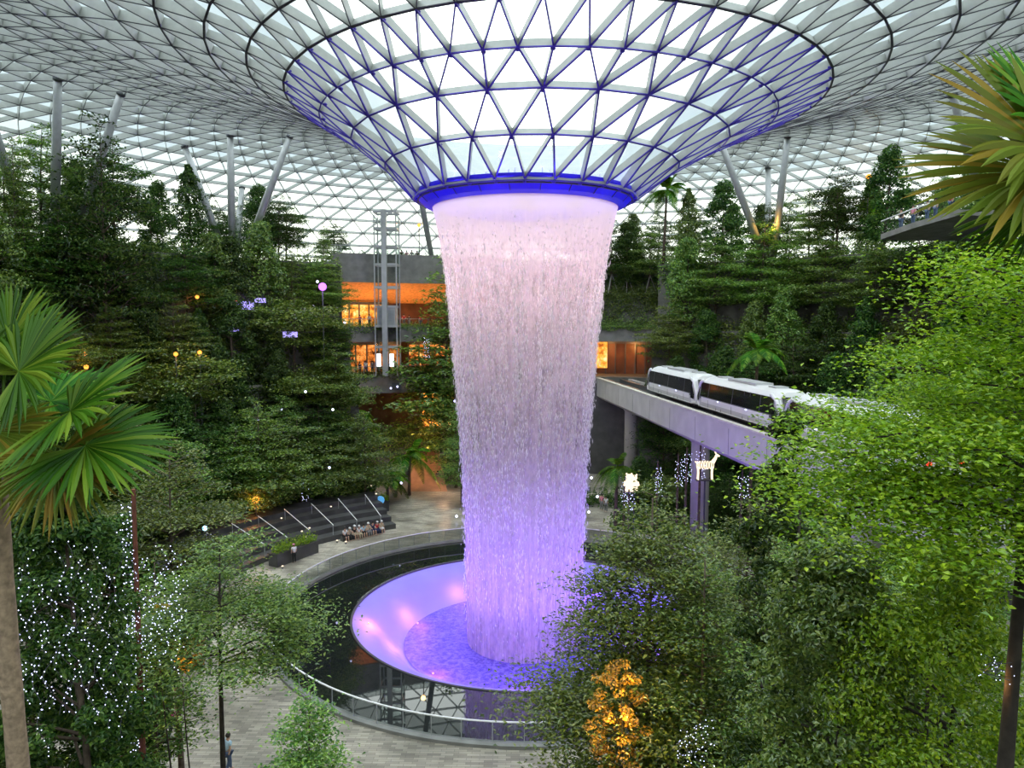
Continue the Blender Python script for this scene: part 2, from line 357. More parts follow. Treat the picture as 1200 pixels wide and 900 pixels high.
def build_pool():
    p = empty('reflecting_pool', (0, 0, 0)); tag(p, 'round black reflecting pool with a glowing violet basin under the waterfall', 'pool')
    m = MB(); m.lathe([(17.15, -.3), (17.15, .16), (17.0, .22), (16.78, .22), (16.7, .05), (16.7, -.3)], 160); m.build('kerb', pbr('kerb_granite', (.22, .22, .21), .4, 0, .2, 1, .1), p)
    m = MB(); m.lathe([(16.72, .0), (11.9, .0), (11.84, -.03), (11.8, -.12), (11.78, -.5), (16.72, -.5)], 160); m.build('water_ledge', M['black_water'], p)
    m = MB(); m.lathe([(11.8, .02), (11.8, -.14), (11.66, -.14), (11.66, .02)], 160); m.build('basin_lip', M['flange'], p)
    basin = pbr('basin_acrylic', (.33, .26, .88), .65, 0, .05, .6, .05)  # violet lamp glow is tinted into the acrylic colour
    m = MB(); prof = [(11.7, -.08), (10.9, -.30), (10.1, -.75), (9.3, -1.45), (8.4, -2.2), (7.2, -2.8), (5.5, -3.1), (.02, -3.15)]
    m.lathe(prof, 128, closed=False); m.build('basin', basin, p, True)
    def churn():
        mt, t, out = nt('churning_water'); tc = nd(t, 'ShaderNodeTexCoord'); v = nd(t, 'ShaderNodeTexNoise', Scale=3.5, Detail=6.0, Roughness=.7); t.links.new(tc.outputs['Object'], v.inputs['Vector'])
        cr = nd(t, 'ShaderNodeValToRGB'); cr.color_ramp.elements[0].position = .42; cr.color_ramp.elements[0].color = (.09, .05, .55, 1); cr.color_ramp.elements[1].position = .62; cr.color_ramp.elements[1].color = (.26, .18, .85, 1)  # water colours carry the same violet lamp glow
        t.links.new(v.outputs['Fac'], cr.inputs[0]); b = nd(t, 'ShaderNodeBsdfPrincipled'); b.inputs['Roughness'].default_value = .25; t.links.new(cr.outputs[0], b.inputs['Base Color'])
        bp = nd(t, 'ShaderNodeBump', Strength=.8, Distance=.15); t.links.new(v.outputs['Fac'], bp.inputs['Height']); t.links.new(bp.outputs[0], b.inputs['Normal'])
        t.links.new(b.outputs[0], out.inputs[0]); return mt
    m = MB(); m.lathe([(8.3, -2.15), (.02, -2.05)], 96, closed=False); m.build('basin_water', churn(), p, True)
    for a, cc in ((-100, 0), (-75, 1), (-135, 1), (-25, 1), (180, 1), (172, 1), (100, 1), (85, 1), (40, 1)):
        A = math.radians(a); r = 10.6 if cc == 0 else 8.0
        z = -.35 if cc == 0 else -1.95
        m = MB(); m.ell((r*math.sin(A), r*math.cos(A), z), (.07, .07, .04), 10, 5); m.build('underwater_lamp', M['lamp_orange'], p)
        l = bpy.data.lights.new('basin_light', 'POINT'); l.color = (1.0, .30, .08) if cc == 0 else (1.0, .22, .30); l.energy = 150 if cc == 0 else 50; l.shadow_soft_size = .3
        o = bpy.data.objects.new('basin_light', l); COL.objects.link(o); o.location = (r*.96*math.sin(A), r*.96*math.cos(A), z + .45)
    # glass railing on the kerb
    g = empty('glass_railing', (0, 0, .2)); tag(g, 'low curved glass railing with a bright metal top rail around the black pool', 'railing')
    m = MB(); m.lathe([(16.93, 0.0), (16.93, .98), (16.905, .98), (16.905, 0.0)], 160); m.build('glass_panel', M['glass_rail'], g)
    m = MB(); m.lathe([(16.96, .97), (16.96, 1.02), (16.88, 1.02), (16.88, .97)], 160); m.build('top_rail', M['white_metal'], g)
    for k in range(72):
        a = 2*PI*k/72; m = MB(); x, y = 16.98*math.sin(a), 16.98*math.cos(a); m.box((x, y, .46), (.035, .035, .98), -a); m.build('post', M['steel'], g)
build_pool()
# radius of the falling water at a height
WZ = np.array([-3, 0, 3, 7, 10, 12.7, 16, 19, 22.3, 24.5, 26.2, 27.25]); WR = np.array([3.95, 4.0, 4.02, 4.08, 4.2, 4.38, 4.62, 4.88, 5.22, 5.55, 5.88, 6.12])
def wr(z): return np.interp(z, WZ, WR)
def build_fall():
    def mat(name, amin, amax, sharp):
        m, t, out = nt(name); tc = nd(t, 'ShaderNodeTexCoord'); sp = nd(t, 'ShaderNodeSeparateXYZ'); t.links.new(tc.outputs['Object'], sp.inputs[0])
        at2 = nd(t, 'ShaderNodeMath', operation='ARCTAN2'); t.links.new(sp.outputs[0], at2.inputs[0]); t.links.new(sp.outputs[1], at2.inputs[1])
        def noise(sa, sz, det, off, rough=.6):
            a = nd(t, 'ShaderNodeMath', operation='MULTIPLY'); a.inputs[1].default_value = sa; t.links.new(at2.outputs[0], a.inputs[0])
            z = nd(t, 'ShaderNodeMath', operation='MULTIPLY'); z.inputs[1].default_value = sz; t.links.new(sp.outputs[2], z.inputs[0])
            c = nd(t, 'ShaderNodeCombineXYZ'); c.inputs[2].default_value = off; t.links.new(a.outputs[0], c.inputs[0]); t.links.new(z.outputs[0], c.inputs[1])
            n = nd(t, 'ShaderNodeTexNoise', Scale=1.0, Detail=det, Roughness=rough); t.links.new(c.outputs[0], n.inputs['Vector']); return n.outputs['Fac']
        s1 = noise(16, .10, 3, 0); s2 = noise(34, 1.6, 3, 3, .75); s3 = noise(7, .4, 3, 7)
        def madd(a, b, k):
            x = nd(t, 'ShaderNodeMath', operation='MULTIPLY_ADD'); x.inputs[1].default_value = k; t.links.new(a, x.inputs[0]); t.links.new(b, x.inputs[2]); return x.outputs[0]
        z0 = nd(t, 'ShaderNodeMath', operation='MULTIPLY'); z0.inputs[1].default_value = .3; t.links.new(s3, z0.inputs[0])
        mix = madd(s2, madd(s1, z0.outputs[0], .35), .35)      # mean about .5
        # contrast grows below the first smooth metres of the sheet
        zr = nd(t, 'ShaderNodeMapRange'); zr.inputs[1].default_value = 26.6; zr.inputs[2].default_value = 22.5; zr.inputs[3].default_value = .0; zr.inputs[4].default_value = 1.0
        t.links.new(sp.outputs[2], zr.inputs[0])
        al = nd(t, 'ShaderNodeMapRange'); al.inputs[1].default_value = .5 - .14*sharp; al.inputs[2].default_value = .5 + .16*sharp; al.inputs[3].default_value = amin; al.inputs[4].default_value = amax
        t.links.new(mix, al.inputs[0])
        al2 = nd(t, 'ShaderNodeMix'); al2.data_type = 'FLOAT'; t.links.new(zr.outputs[0], al2.inputs[0]); al2.inputs[2].default_value = .95 if amax > .5 else .2; t.links.new(al.outputs[0], al2.inputs[3])
        # toward the foot the fall turns to spray and thickens
        zb = nd(t, 'ShaderNodeMapRange'); zb.inputs[1].default_value = 12; zb.inputs[2].default_value = 0; zb.inputs[3].default_value = 0; zb.inputs[4].default_value = .34
        t.links.new(sp.outputs[2], zb.inputs[0]); ad = nd(t, 'ShaderNodeMath', operation='ADD'); ad.use_clamp = True; t.links.new(al2.outputs[0], ad.inputs[0]); t.links.new(zb.outputs[0], ad.inputs[1])
        d = nd(t, 'ShaderNodeBsdfDiffuse'); d.inputs[0].default_value = (.72, .62, .68, 1); tl = nd(t, 'ShaderNodeBsdfTranslucent'); tl.inputs[0].default_value = (.72, .62, .68, 1)
        m1 = nd(t, 'ShaderNodeMixShader', Fac=.5); t.links.new(d.outputs[0], m1.inputs[1]); t.links.new(tl.outputs[0], m1.inputs[2])
        tr = nd(t, 'ShaderNodeBsdfTransparent'); m2 = nd(t, 'ShaderNodeMixShader'); t.links.new(ad.outputs[0], m2.inputs[0]); t.links.new(tr.outputs[0], m2.inputs[1]); t.links.new(m1.outputs[0], m2.inputs[2])
        t.links.new(m2.outputs[0], out.inputs[0]); return m
    w = empty('waterfall', (0, 0, -2.1)); tag(w, 'tall round white and violet waterfall dropping from the blue collar into the pool', 'waterfall')
    w.location = (0, 0, 0)
    zs = np.linspace(27.25, -2.2, 60)
    m = MB(); m.lathe([(float(wr(z)), float(z)) for z in zs], 180, closed=False); m.build('outer_sheet', mat('water_outer', .0, .80, .62), w, True)
    m = MB(); m.lathe([(float(wr(z))*.9 - .1, float(z)) for z in zs], 160, closed=False); m.build('inner_sheet', mat('water_inner', .0, .34, .7), w, True)
    # drops: small spindles around the sheet
    dm, t, out = nt('water_drop'); d = nd(t, 'ShaderNodeBsdfDiffuse'); d.inputs[0].default_value = (1, .98, 1, 1); tl = nd(t, 'ShaderNodeBsdfTranslucent'); tl.inputs[0].default_value = (1, .98, 1, 1)
    mx = nd(t, 'ShaderNodeMixShader', Fac=.5); t.links.new(d.outputs[0], mx.inputs[1]); t.links.new(tl.outputs[0], mx.inputs[2]); t.links.new(mx.outputs[0], out.inputs[0])
    n = 30000; st_ = rng.uniform(0, 2*PI, 520); a = st_[(rng.uniform(0, 1, n)**1.5*520).astype(int)] + rng.normal(0, .012, n); z = 26.6 - 28.6*rng.triangular(0, .22, 1, n)
    r = wr(z) + rng.normal(0, .07, n) * (1 + (26 - z)*.03)
    L = rng.uniform(.08, .45, n)*np.clip((27.2 - z)/3, .3, 1); W = rng.uniform(.010, .027, n)
    C = np.stack([r*np.sin(a), r*np.cos(a), z], 1); ex = np.stack([np.cos(a), -np.sin(a), 0*a], 1); er = np.stack([np.sin(a), np.cos(a), 0*a], 1)
    up = np.array([0, 0, 1.0]); V = np.stack([C + up*L[:, None]/2, C + ex*W[:, None], C - up*L[:, None]/2, C - ex*W[:, None], C + er*W[:, None], C - er*W[:, None]], 1).reshape(-1, 3)
    F = np.array([[0,1,4],[0,4,3],[0,3,5],[0,5,1],[2,4,1],[2,3,4],[2,5,3],[2,1,5]])
    m = MB(); m.add(V, None, (F[None] + (np.arange(n)*6)[:, None, None]).reshape(-1, 3)); tag(m.build('falling_drops', dm, w), kind='stuff')
build_fall()
# mist standing over the basin and around the foot of the fall
def mist(name, label, prof, dens, r0, r1, z0, z1, col=(.85, .85, 1), loc=(0, 0, 0)):
    """spray whose density fades outward from radius r0 to r1 and upward from z0 to z1"""
    m, t, out = nt(name); v = nd(t, 'ShaderNodeVolumeScatter', Anisotropy=.2); v.inputs[0].default_value = c4(col); t.links.new(v.outputs[0], out.inputs['Volume'])
    tc = nd(t, 'ShaderNodeTexCoord'); sp = nd(t, 'ShaderNodeSeparateXYZ'); t.links.new(tc.outputs['Object'], sp.inputs[0])
    h = nd(t, 'ShaderNodeVectorMath', operation='MULTIPLY'); h.inputs[1].default_value = (1, 1, 0); t.links.new(tc.outputs['Object'], h.inputs[0])
    ln = nd(t, 'ShaderNodeVectorMath', operation='LENGTH'); t.links.new(h.outputs[0], ln.inputs[0])
    a = nd(t, 'ShaderNodeMapRange', interpolation_type='SMOOTHSTEP'); a.inputs[1].default_value = r1; a.inputs[2].default_value = r0; t.links.new(ln.outputs['Value'], a.inputs[0])
    b = nd(t, 'ShaderNodeMapRange', interpolation_type='SMOOTHSTEP'); b.inputs[1].default_value = z1; b.inputs[2].default_value = z0; t.links.new(sp.outputs[2], b.inputs[0])
    mu = nd(t, 'ShaderNodeMath', operation='MULTIPLY'); t.links.new(a.outputs[0], mu.inputs[0]); t.links.new(b.outputs[0], mu.inputs[1])
    m2 = nd(t, 'ShaderNodeMath', operation='MULTIPLY'); m2.inputs[1].default_value = dens; t.links.new(mu.outputs[0], m2.inputs[0]); t.links.new(m2.outputs[0], v.inputs['Density'])
    b = MB(); b.lathe(prof, 64, closed=False); o = b.build(name, m); o.location = loc; tag(o, label, 'mist', None, 'stuff')
mist('spray_mist', 'violet lit spray standing low over the pool basin and round the foot of the waterfall', [(.01, 14), (7, 14), (12, 6.5), (14, 2.5), (14, .3), (11.6, .02), (10.0, -.6), (9.2, -1.4), (8.2, -2.0), (.01, -2.04)], .11, 7.5, 13.5, -1.5, 8.0)

mist('drifting_mist', 'faint spray haze drifting in front of the shops beside the waterfall', [(.01, 24), (9, 22), (15.5, 12), (15.5, .3), (.01, .3)], .014, 4, 15.5, 2, 24, (.95, .95, 1), (-10.5, 31.2, 0))
# ------------------------------------------------------------------ planted terraces around the valley
TER = [(33.0, 3.0), (35.5, 8.0), (38.3, 13.0), (41.2, 18.5), (44.5, 26.5)]
def deg(a): return math.radians(a)
def phi_of(x, y): return math.degrees(math.atan2(x, y))
F0, F1 = -29.5, 21.5                          # the shop facade fills this part of the ring
def ground_z(x, y):
    r = math.hypot(x, y); p = phi_of(x, y)
    if F0 < p < F1: return 0.0 if r < 49 else 27.5
    z = 0.0
    for (rr, zz) in TER:
        if r >= rr: z = zz
    if abs(p) > 150: z = 11.3 if r > 40.4 else 0.0
    return z
def sector(name, a0, a1, steps):
    z0 = 0.0
    for i, (r, z) in enumerate(steps):
        r1 = steps[i+1][0] + .4 if i + 1 < len(steps) else 71.0
        n = max(6, int(abs(a1 - a0)/2.5)); m = MB(); m.lathe([(r, z), (r, z0 - .3), (r1, z0 - .3), (r1, z)], n, deg(a0), deg(a1)); o = m.build(name, M['terrace']); tag(o, kind='structure')
        m = MB(); m.lathe([(r, z + .35), (r - .25, z + .35), (r - .25, z0 - .2), (r, z0 - .2)], n, deg(a0), deg(a1)); o = m.build('wall_' + name, M['stone']); tag(o, kind='structure')
        z0 = z
sector('terrace_left', -150, F0, TER); sector('terrace_right', F1, 150, TER)
sector('terrace_near', 150, 210, [(40.4, 11.3)])
m = MB(); m.lathe([(70.5, 0), (70.5, 26.2), (71.2, 26.2), (71.2, 0)], 96); tag(m.build('wall_perimeter', M['stone']), kind='structure')

# ------------------------------------------------------------------ facade: stacked balconies with lit shops
def arcbox(name, a0, a1, r0, r1, z0, z1, mat, parent=None, n=None):
    m = MB(); m.lathe([(r0, z1), (r0, z0), (r1, z0), (r1, z1)], n or max(4, int(abs(a1-a0)/2)), deg(a0), deg(a1)); return m.build(name, mat, parent)
M['wood_lit'] = pbr('timber_ceiling', (.70, .38, .16), .6, 0, .25, 3)
M['stone_pale'] = pbr('pale_stone', (.21, .21, .20), .8, 0, .2, 1.2, .3)
S = 'structure'
# upper deck (roof garden level) and its parapet
tag(arcbox('floor_upper', F0, -3.5, 48.8, 70.5, 26.7, 27.5, M['stone']), kind=S)
tag(arcbox('wall_parapet', F0, -3.5, 48.4, 48.8, 24.9, 28.5, M['stone_pale']), kind=S)
m = MB(); m.lathe([(48.9, 24.95), (55.2, 22.5), (55.2, 22.8), (48.9, 25.3)], 14, deg(F0), deg(-5)); tag(m.build('ceiling_timber', M['wood_lit']), kind=S)
# third balcony and second balcony
tag(arcbox('floor_balcony', F0, F1, 48.0, 60, 18.4, 19.2, M['stone']), kind=S)
tag(arcbox('wall_balcony', F0, F1, 47.7, 48.1, 17.4, 19.35, M['stone_pale']), kind=S)
tag(arcbox('floor_gallery', F0, -4.5, 47.6, 60, 12.4, 13.2, M['stone']), kind=S)
tag(arcbox('wall_gallery', F0, -4.5, 47.3, 47.7, 10.9, 13.35, M['stone_pale']), kind=S)
tag(arcbox('floor_station', 8, F1, 47.6, 62, 12.2, 12.8, M['stone']), kind=S)
tag(arcbox('wall_station', 9, F1, 47.4, 47.8, 0, 12.2, M['tread']), kind=S)
tag(arcbox('wall_centre', -4.5, 8, 47.6, 60, 0, 17.4, M['stone']), kind=S)
tag(arcbox('wall_back', F0, F1, 60, 61, 0, 26.7, M['stone']), kind=S)
# planted step above the station opening
tag(arcbox('terrace_deck', -3.5, F1, 56, 70.5, 19.2, 27.5, M['terrace']), kind=S); tag(arcbox('wall_deck', -3.5, F1, 55.7, 56, 23.5, 27.9, M['stone']), kind=S)
tag(arcbox('terrace_hedge', -4, F1, 49.5, 60, 19.2, 23.5, M['terrace']), kind=S)
tag(arcbox('wall_hedge', -4, F1, 49.2, 49.6, 19.2, 23.2, M['stone']), kind=S)
tag(arcbox('wall_loft', F0, -4, 57.5, 58, 19.2, 24.0, pbr('dim_shop_wall', (.18, .08, .05), .8, 0, .4, .8)), kind=S)
tag(arcbox('wall_garden', F0, -4.5, 46.5, 47.0, 0, 5.2, M['stone']), kind=S)
def shopglow(name, cols, s):                  # lit interior seen through the shopfront
    m, t, out = nt(name); tc = nd(t, 'ShaderNodeTexCoord'); v = nd(t, 'ShaderNodeTexVoronoi', Scale=.9); t.links.new(tc.outputs['Object'], v.inputs['Vector'])
    n = nd(t, 'ShaderNodeTexNoise', Scale=1.1, Detail=5.0, Roughness=.7); t.links.new(tc.outputs['Object'], n.inputs['Vector'])
    cr = nd(t, 'ShaderNodeValToRGB'); cr.color_ramp.elements[0].position = .38; cr.color_ramp.elements[0].color = c4(cols[0]); cr.color_ramp.elements[1].position = .68; cr.color_ramp.elements[1].color = c4(cols[2])
    e = cr.color_ramp.elements.new(.52); e.color = c4(cols[1]); t.links.new(n.outputs['Fac'], cr.inputs[0])
    em = nd(t, 'ShaderNodeEmission', Strength=s); t.links.new(cr.outputs[0], em.inputs[0]); t.links.new(em.outputs[0], out.inputs[0]); return m
SH1 = shopglow('shop_lit_gold', [(.35, .08, .01), (1, .38, .05), (1, .80, .35)], 1.6)
SH2 = shopglow('shop_lit_amber', [(.05, .012, .004), (.75, .20, .03), (1, .55, .16)], 1.3)
SH3 = shopglow('shop_lit_orange', [(.5, .10, .01), (1, .33, .04), (1, .62, .2)], 2.2)
def shopfront(name, label, a0, a1, r, z0, z1, mat, n, mull=M['dark_steel']):
    e = empty(name, (0, 0, z0)); tag(e, label, 'shopfront', 'lit shopfronts on the balconies')
    m = MB(); m.lathe([(r + .4, z1 - z0), (r + .4, 0), (r + .5, 0), (r + .5, z1 - z0)], max(2, n), deg(a0), deg(a1)); m.build('lit_window', mat, e)
    for k in range(n + 1):
        a = deg(a0 + (a1 - a0)*k/n); m = MB(); m.box((r*math.sin(a), r*math.cos(a), (z1-z0)/2), (.16, .3, z1 - z0), -a); m.build('mullion', mull, e)
    m = MB(); m.lathe([(r - .1, z1 - z0), (r - .1, z1 - z0 - .35), (r + .3, z1-z0-.35), (r + .3, z1-z0)], 12, deg(a0), deg(a1)); m.build('header', mull, e)
shopfront('shopfront', 'golden lit shopfront on the balcony beside the glass lift', -27, -20, 54, 19.2, 22.6, SH1, 5)
shopfront('shopfront', 'amber restaurant front on the gallery left of the lift', -28, -18.4, 54, 13.2, 17.2, SH2, 6)
shopfront('shopfront', 'amber restaurant front on the gallery right of the lift', -17.2, -9.5, 54, 13.2, 17.2, SH2, 5)
shopfront('shopfront', 'bright orange hall entrance below the gallery at the head of the path', -15.5, -9.6, 53, 5.6, 10.6, SH3, 4)
# ------------------------------------------------------------------ trees
def unit(v): return v / (np.linalg.norm(v) + 1e-9)
def tiered(H, R, tiers, leaf, nleaf, thick=.10, base=.3, trunk=.16, seed=0, top=.25, nb=(5, 7), droop=.0, rise=.25, gap=0.0, aspect=.5):
    """tree with flat horizontal sprays in tiers. returns (trunk mesh builder, leaf mesh builder)"""
    g = np.random.default_rng(seed); T = MB(); L = MB()
    lean = g.normal(size=2)*.015*H; k = 9
    tp = np.array([[lean[0]*(t**2) + .02*H*math.sin(3*t+seed)*.4, lean[1]*(t**2), t*H*.97] for t in np.linspace(0, 1, k)])
    T.tube(tp, np.linspace(trunk, trunk*.15, k), 7)
    def tr(z): i = z/(H*.97)*(k-1); i0 = int(min(k-2, max(0, i))); return tp[i0] + (tp[i0+1]-tp[i0])*(i-i0)
    C = []; N = []; zs = np.linspace(base, .97, tiers); w = []
    br = []
    for i, zt in enumerate(zs):
        u = (zt - base)/(1 - base); rad = R*((1-u)**.55*(1-top) + top*(1-u) + .10)*g.uniform(.8, 1.12)
        if u < .12: rad *= .85
        n = g.integers(nb[0], nb[1]+1) if u < .85 else 3; a0 = g.uniform(0, 2*PI)
        for j in range(n):
            a = a0 + 2*PI*j/n + g.normal()*.25; l = rad*g.uniform(.72, 1.1); b = tr(zt*H + g.normal()*.022*H)
            e = b + np.array([math.cos(a)*l, math.sin(a)*l, rise*l*g.uniform(.6, 1.3) - droop*l])
            mid = (b+e)/2 + np.array([0, 0, .10*l])
            T.tube([b, mid, e], [trunk*.28*(1-u*.6), trunk*.18*(1-u*.6), .012], 4, False); br.append((b, mid, e, l, a)); w.append(l*l)
            if l > 1.2:
                for s_ in (-1, 1):
                    q = b*.45 + e*.55; a2 = a + s_*.75; T.tube([q, q + np.array([math.cos(a2), math.sin(a2), .12])*l*.4], [trunk*.1, .01], 3, False)
    w = np.array(w); w = w/w.sum()
    for (b, mid, e, l, a), ww in zip(br, w):
        n = max(12, int(nleaf*ww)); pads = max(3, int(5 + l*1.2)); pc = []
        for q in range(pads):           # flat pads strung along the branch and its side twigs
            t = g.uniform(.30, 1.02)**.8; c = (b*(1-t)**2 + 2*mid*t*(1-t) + e*t*t); side = g.normal()*.30*l*(1.15 - abs(t - .65))
            pc.append(c + np.array([-math.sin(a), math.cos(a), 0])*side + np.array([0, 0, g.normal()*thick*.6 + .05*l]))
        pc = np.array(pc); i = g.integers(0, pads, n); s2 = .17*l + .12
        o = g.normal(size=(n, 3))*np.array([s2, s2, thick*.5]); o[:, 2] -= (o[:, 0]**2 + o[:, 1]**2)*.25/max(l, .5)*.4
        C.append(pc[i] + o); nn = g.normal(size=(n, 3))*.30 + np.array([0, 0, 1.0]); N.append(nn)
    L.leaves(np.concatenate(C), np.concatenate(N), leaf, aspect)
    return T, L
def bushy(H, R, leaf, nleaf, clumps=70, seed=0, base=.15, trunk=.16, shape=1.0, cl=.28, up=.6, aspect=.55):
    """upright dense crown of leaf clumps"""
    g = np.random.default_rng(seed); T = MB(); L = MB(); k = 7
    tp = np.array([[.02*H*math.sin(2*t + seed), .02*H*math.cos(3*t), t*H*.92] for t in np.linspace(0, 1, k)]); T.tube(tp, np.linspace(trunk, trunk*.2, k), 7)
    P = []
    for i in range(clumps):
        u = g.uniform(0, 1); a = g.uniform(0, 2*PI); rad = R*(math.sin(PI*min(1, (u*.85+.12)))**.6)*((1-u)*.55+.45 if shape > .5 else 1)*math.sqrt(g.uniform(.25, 1))
        c = np.array([math.cos(a)*rad, math.sin(a)*rad, H*(base + (1-base)*u)]); P.append(c)
        if i % 3 == 0: b = np.array([tp[0][0], 0, c[2] - rad*.5]); T.tube([b, (b+c)/2 + np.array([0, 0, .05*R]), c], [trunk*.3, trunk*.2, .015], 4, False)
    P = np.array(P); n = nleaf; i = g.integers(0, clumps, n); s = cl*R
    d = g.normal(size=(n, 3)); d /= np.linalg.norm(d, axis=1, keepdims=True); C = P[i] + d*s*np.array([1, 1, .7])*g.uniform(.6, 1.05, (n, 1))
    L.leaves(C, d*.8 + np.array([0, 0, up]) + g.normal(size=(n, 3))*.4, leaf, aspect)
    return T, L
def plume(H, R, leaf, nleaf, seed=0, trunk=.1):
    """narrow upright columnar tree"""
    g = np.random.default_rng(seed); T = MB(); L = MB(); T.tube([[0, 0, 0], [0, 0, H*.5], [.05, 0, H*.96]], [trunk, trunk*.6, .02], 6)
    n = nleaf; u = g.uniform(.06, 1, n)**.9; rad = R*(np.sin(PI*np.clip(u*.8 + .18, 0, 1))**.8)*(1 + .3*np.sin(u*38 + g.normal(size=n)*.6)); a = g.uniform(0, 2*PI, n)
    rad = rad*(1 + .22*np.sin(a*5 + u*20)); q = np.sqrt(g.uniform(.35, 1, n))
    C = np.stack([np.cos(a)*rad*q, np.sin(a)*rad*q, u*H], 1); N = np.stack([np.cos(a), np.sin(a), 0*a + .8], 1) + g.normal(size=(n, 3))*.45
    L.leaves(C, N, leaf); return T, L
def feather_palm(H, fl=2.6, nf=15, seed=0, trunk=.13):
    g = np.random.default_rng(seed); T = MB(); T.tube([[0, 0, 0], [.05*H*.3, 0, H*.5], [.03*H, 0, H]], [trunk*1.3, trunk, trunk*.8], 8); F = []
    top = np.array([.03*H, 0, H])
    for k in range(nf):
        a = 2*PI*k/nf + g.normal()*.2; el = g.uniform(-.1, 1.25); m = 14; pts = []
        for i in range(m):
            t = i/(m-1); r = fl*t*math.cos(el)*(1 - .12*t) ; z = fl*(math.sin(el)*t - .62*t*t*(.4 + math.cos(el)))
            pts.append(top + np.array([math.cos(a)*r, math.sin(a)*r, z]))
        pts = np.array(pts); B = MB(); B.tube(pts, np.linspace(.03, .006, m), 4, False)
        sd = np.array([-math.sin(a), math.cos(a), 0]); C = []; D = []
        for q in np.linspace(.12, 1, 34):
            i = q*(m-1); i0 = int(min(m-2, i)); p = pts[i0] + (pts[i0+1]-pts[i0])*(i-i0); tn = unit(pts[i0+1]-pts[i0]); w = .62*math.sin(PI*min(1, q*.85+.12))*fl/2.6
            for s_ in (-1, 1):
                d = unit(sd*s_ + tn*.55 - np.array([0, 0, .25])); n_ = np.cross(d, tn)*s_; e = p + d*w; wd = tn*.032*fl/2.6
                B.add([p - wd, p + wd, (p+e)/2 + wd*1.1 + n_*.01, (p+e)/2 - wd*1.1, e - np.array([0, 0, .12*w])], [[0, 1, 2, 3]], [[3, 2, 4]])
        F.append(B)
    return T, F
def fan_frond(B, C, d, up, R, n=38, span=5.0, droop=.35, g=rng, wid=1.0, split=.5):
    """a fan leaf: pleated segments that split and droop at their tips; C = hastula"""
    d = unit(d); s_ = unit(np.cross(d, up)); u = np.cross(s_, d)
    for k in range(n):
        a = (k/(n-1) - .5)*span; L = R*(.80 + .20*math.cos(a*.55))*g.uniform(.93, 1.05)
        dr = unit(d*math.cos(a) + s_*math.sin(a) + u*(.22*math.cos(a*.5)) + g.normal(size=3)*.025)
        w = wid*.5*span*R/n; sw = unit(np.cross(dr, u)); P = []; m = 7
        for i in range(m):
            t = i/(m-1); c = C + dr*L*t - np.array([0, 0, 1])*(droop*L*max(0, t-.45)**1.6) ; ww = w*(min(1, t*1.9+.06))*(1 if t < split else max(.04, (1 - ((t-split)/(1-split))**1.5)))*.62
            fold = u*ww*.55*(-1 if k % 2 else -1)
            P += [c - sw*ww + fold, c, c + sw*ww + fold]
        q = []
        for i in range(m-1): b = i*3; q += [[b, b+1, b+4, b+3], [b+1, b+2, b+5, b+4]]
        B.add(P, q)
def tree_root(name, loc, label, cat, T, L, tm, lm, group=None, rz=0.0, crown='foliage'):
    e = empty(name, loc, rz); tag(e, label, cat, group)
    T.build('trunk', M[tm], e, True); L.build(crown, M[lm], e); return e
PROTO = {}
def proto(key, tm, lm, gen):
    T, L = gen; tme = T.mesh('trunk'); tme.materials.append(M[tm]); tme.polygons.foreach_set('use_smooth', np.ones(len(tme.polygons), bool)); lme = L.mesh('foliage'); lme.materials.append(M[lm])
    PROTO[key] = (tme, lme)
def place(key, name, loc, s, label, group, cat='tree', rz=None):
    e = empty(name, loc, random.uniform(0, 6.28) if rz is None else rz); tag(e, label, cat, group); e.scale = (s, s, s*random.uniform(.94, 1.08)) if np.isscalar(s) else s
    for nm, me in zip(('trunk', 'foliage'), PROTO[key]):
        o = bpy.data.objects.new(nm, me); COL.objects.link(o); o.parent = e
    return e
for i in range(4): proto('layer%d' % i, 'bark', ('leaf_mid', 'leaf_olive', 'leaf_mid', 'leaf_dark')[i], tiered(10, 3.5 + .3*(i % 2), 7 + i, .25, 9500, .15, .28, .15, 11+i))
for i in range(2): proto('bush%d' % i, 'bark', ('leaf_dark', 'leaf_mid')[i], bushy(10, 2.7, .26, 8500, 90, 31+i))
for i in range(2): proto('column%d' % i, 'bark_dark', ('leaf_dark', 'leaf_mid')[i], plume(8, 1.25, .24, 5200, 41+i))
proto('slim', 'bark', 'leaf_mid', tiered(10, 2.1, 14, .20, 6500, .12, .18, .12, 51, .5))
proto('cloud', 'bark', 'leaf_olive', tiered(6, 3.2, 5, .22, 7500, .22, .45, .14, 61, .6))
# ------------------------------------------------------------------ the forest on the terraces
ORD = ['first', 'second', 'third', 'fourth', 'fifth', 'sixth', 'seventh', 'eighth', 'ninth', 'tenth', 'eleventh', 'twelfth', 'thirteenth', 'fourteenth', 'fifteenth', 'sixteenth', 'seventeenth', 'eighteenth']
LOOK = {'layer0': ('layered_tree', 'green layered tree'), 'layer1': ('layered_tree', 'olive layered tree'), 'layer2': ('layered_tree', 'many-tiered green tree'),
        'layer3': ('layered_tree', 'dark layered tree'), 'bush0': ('dense_tree', 'dark dense leafy tree'), 'bush1': ('dense_tree', 'green dense leafy tree'),
        'column0': ('columnar_tree', 'dark narrow columnar tree'), 'column1': ('columnar_tree', 'green narrow columnar tree'), 'slim': ('slender_tree', 'slender airy tree'), 'cloud': ('spreading_tree', 'low cloud-like olive tree')}
LEVEL = ['plaza edge', 'lowest terrace', 'second terrace', 'third terrace', 'fourth terrace', 'top deck']
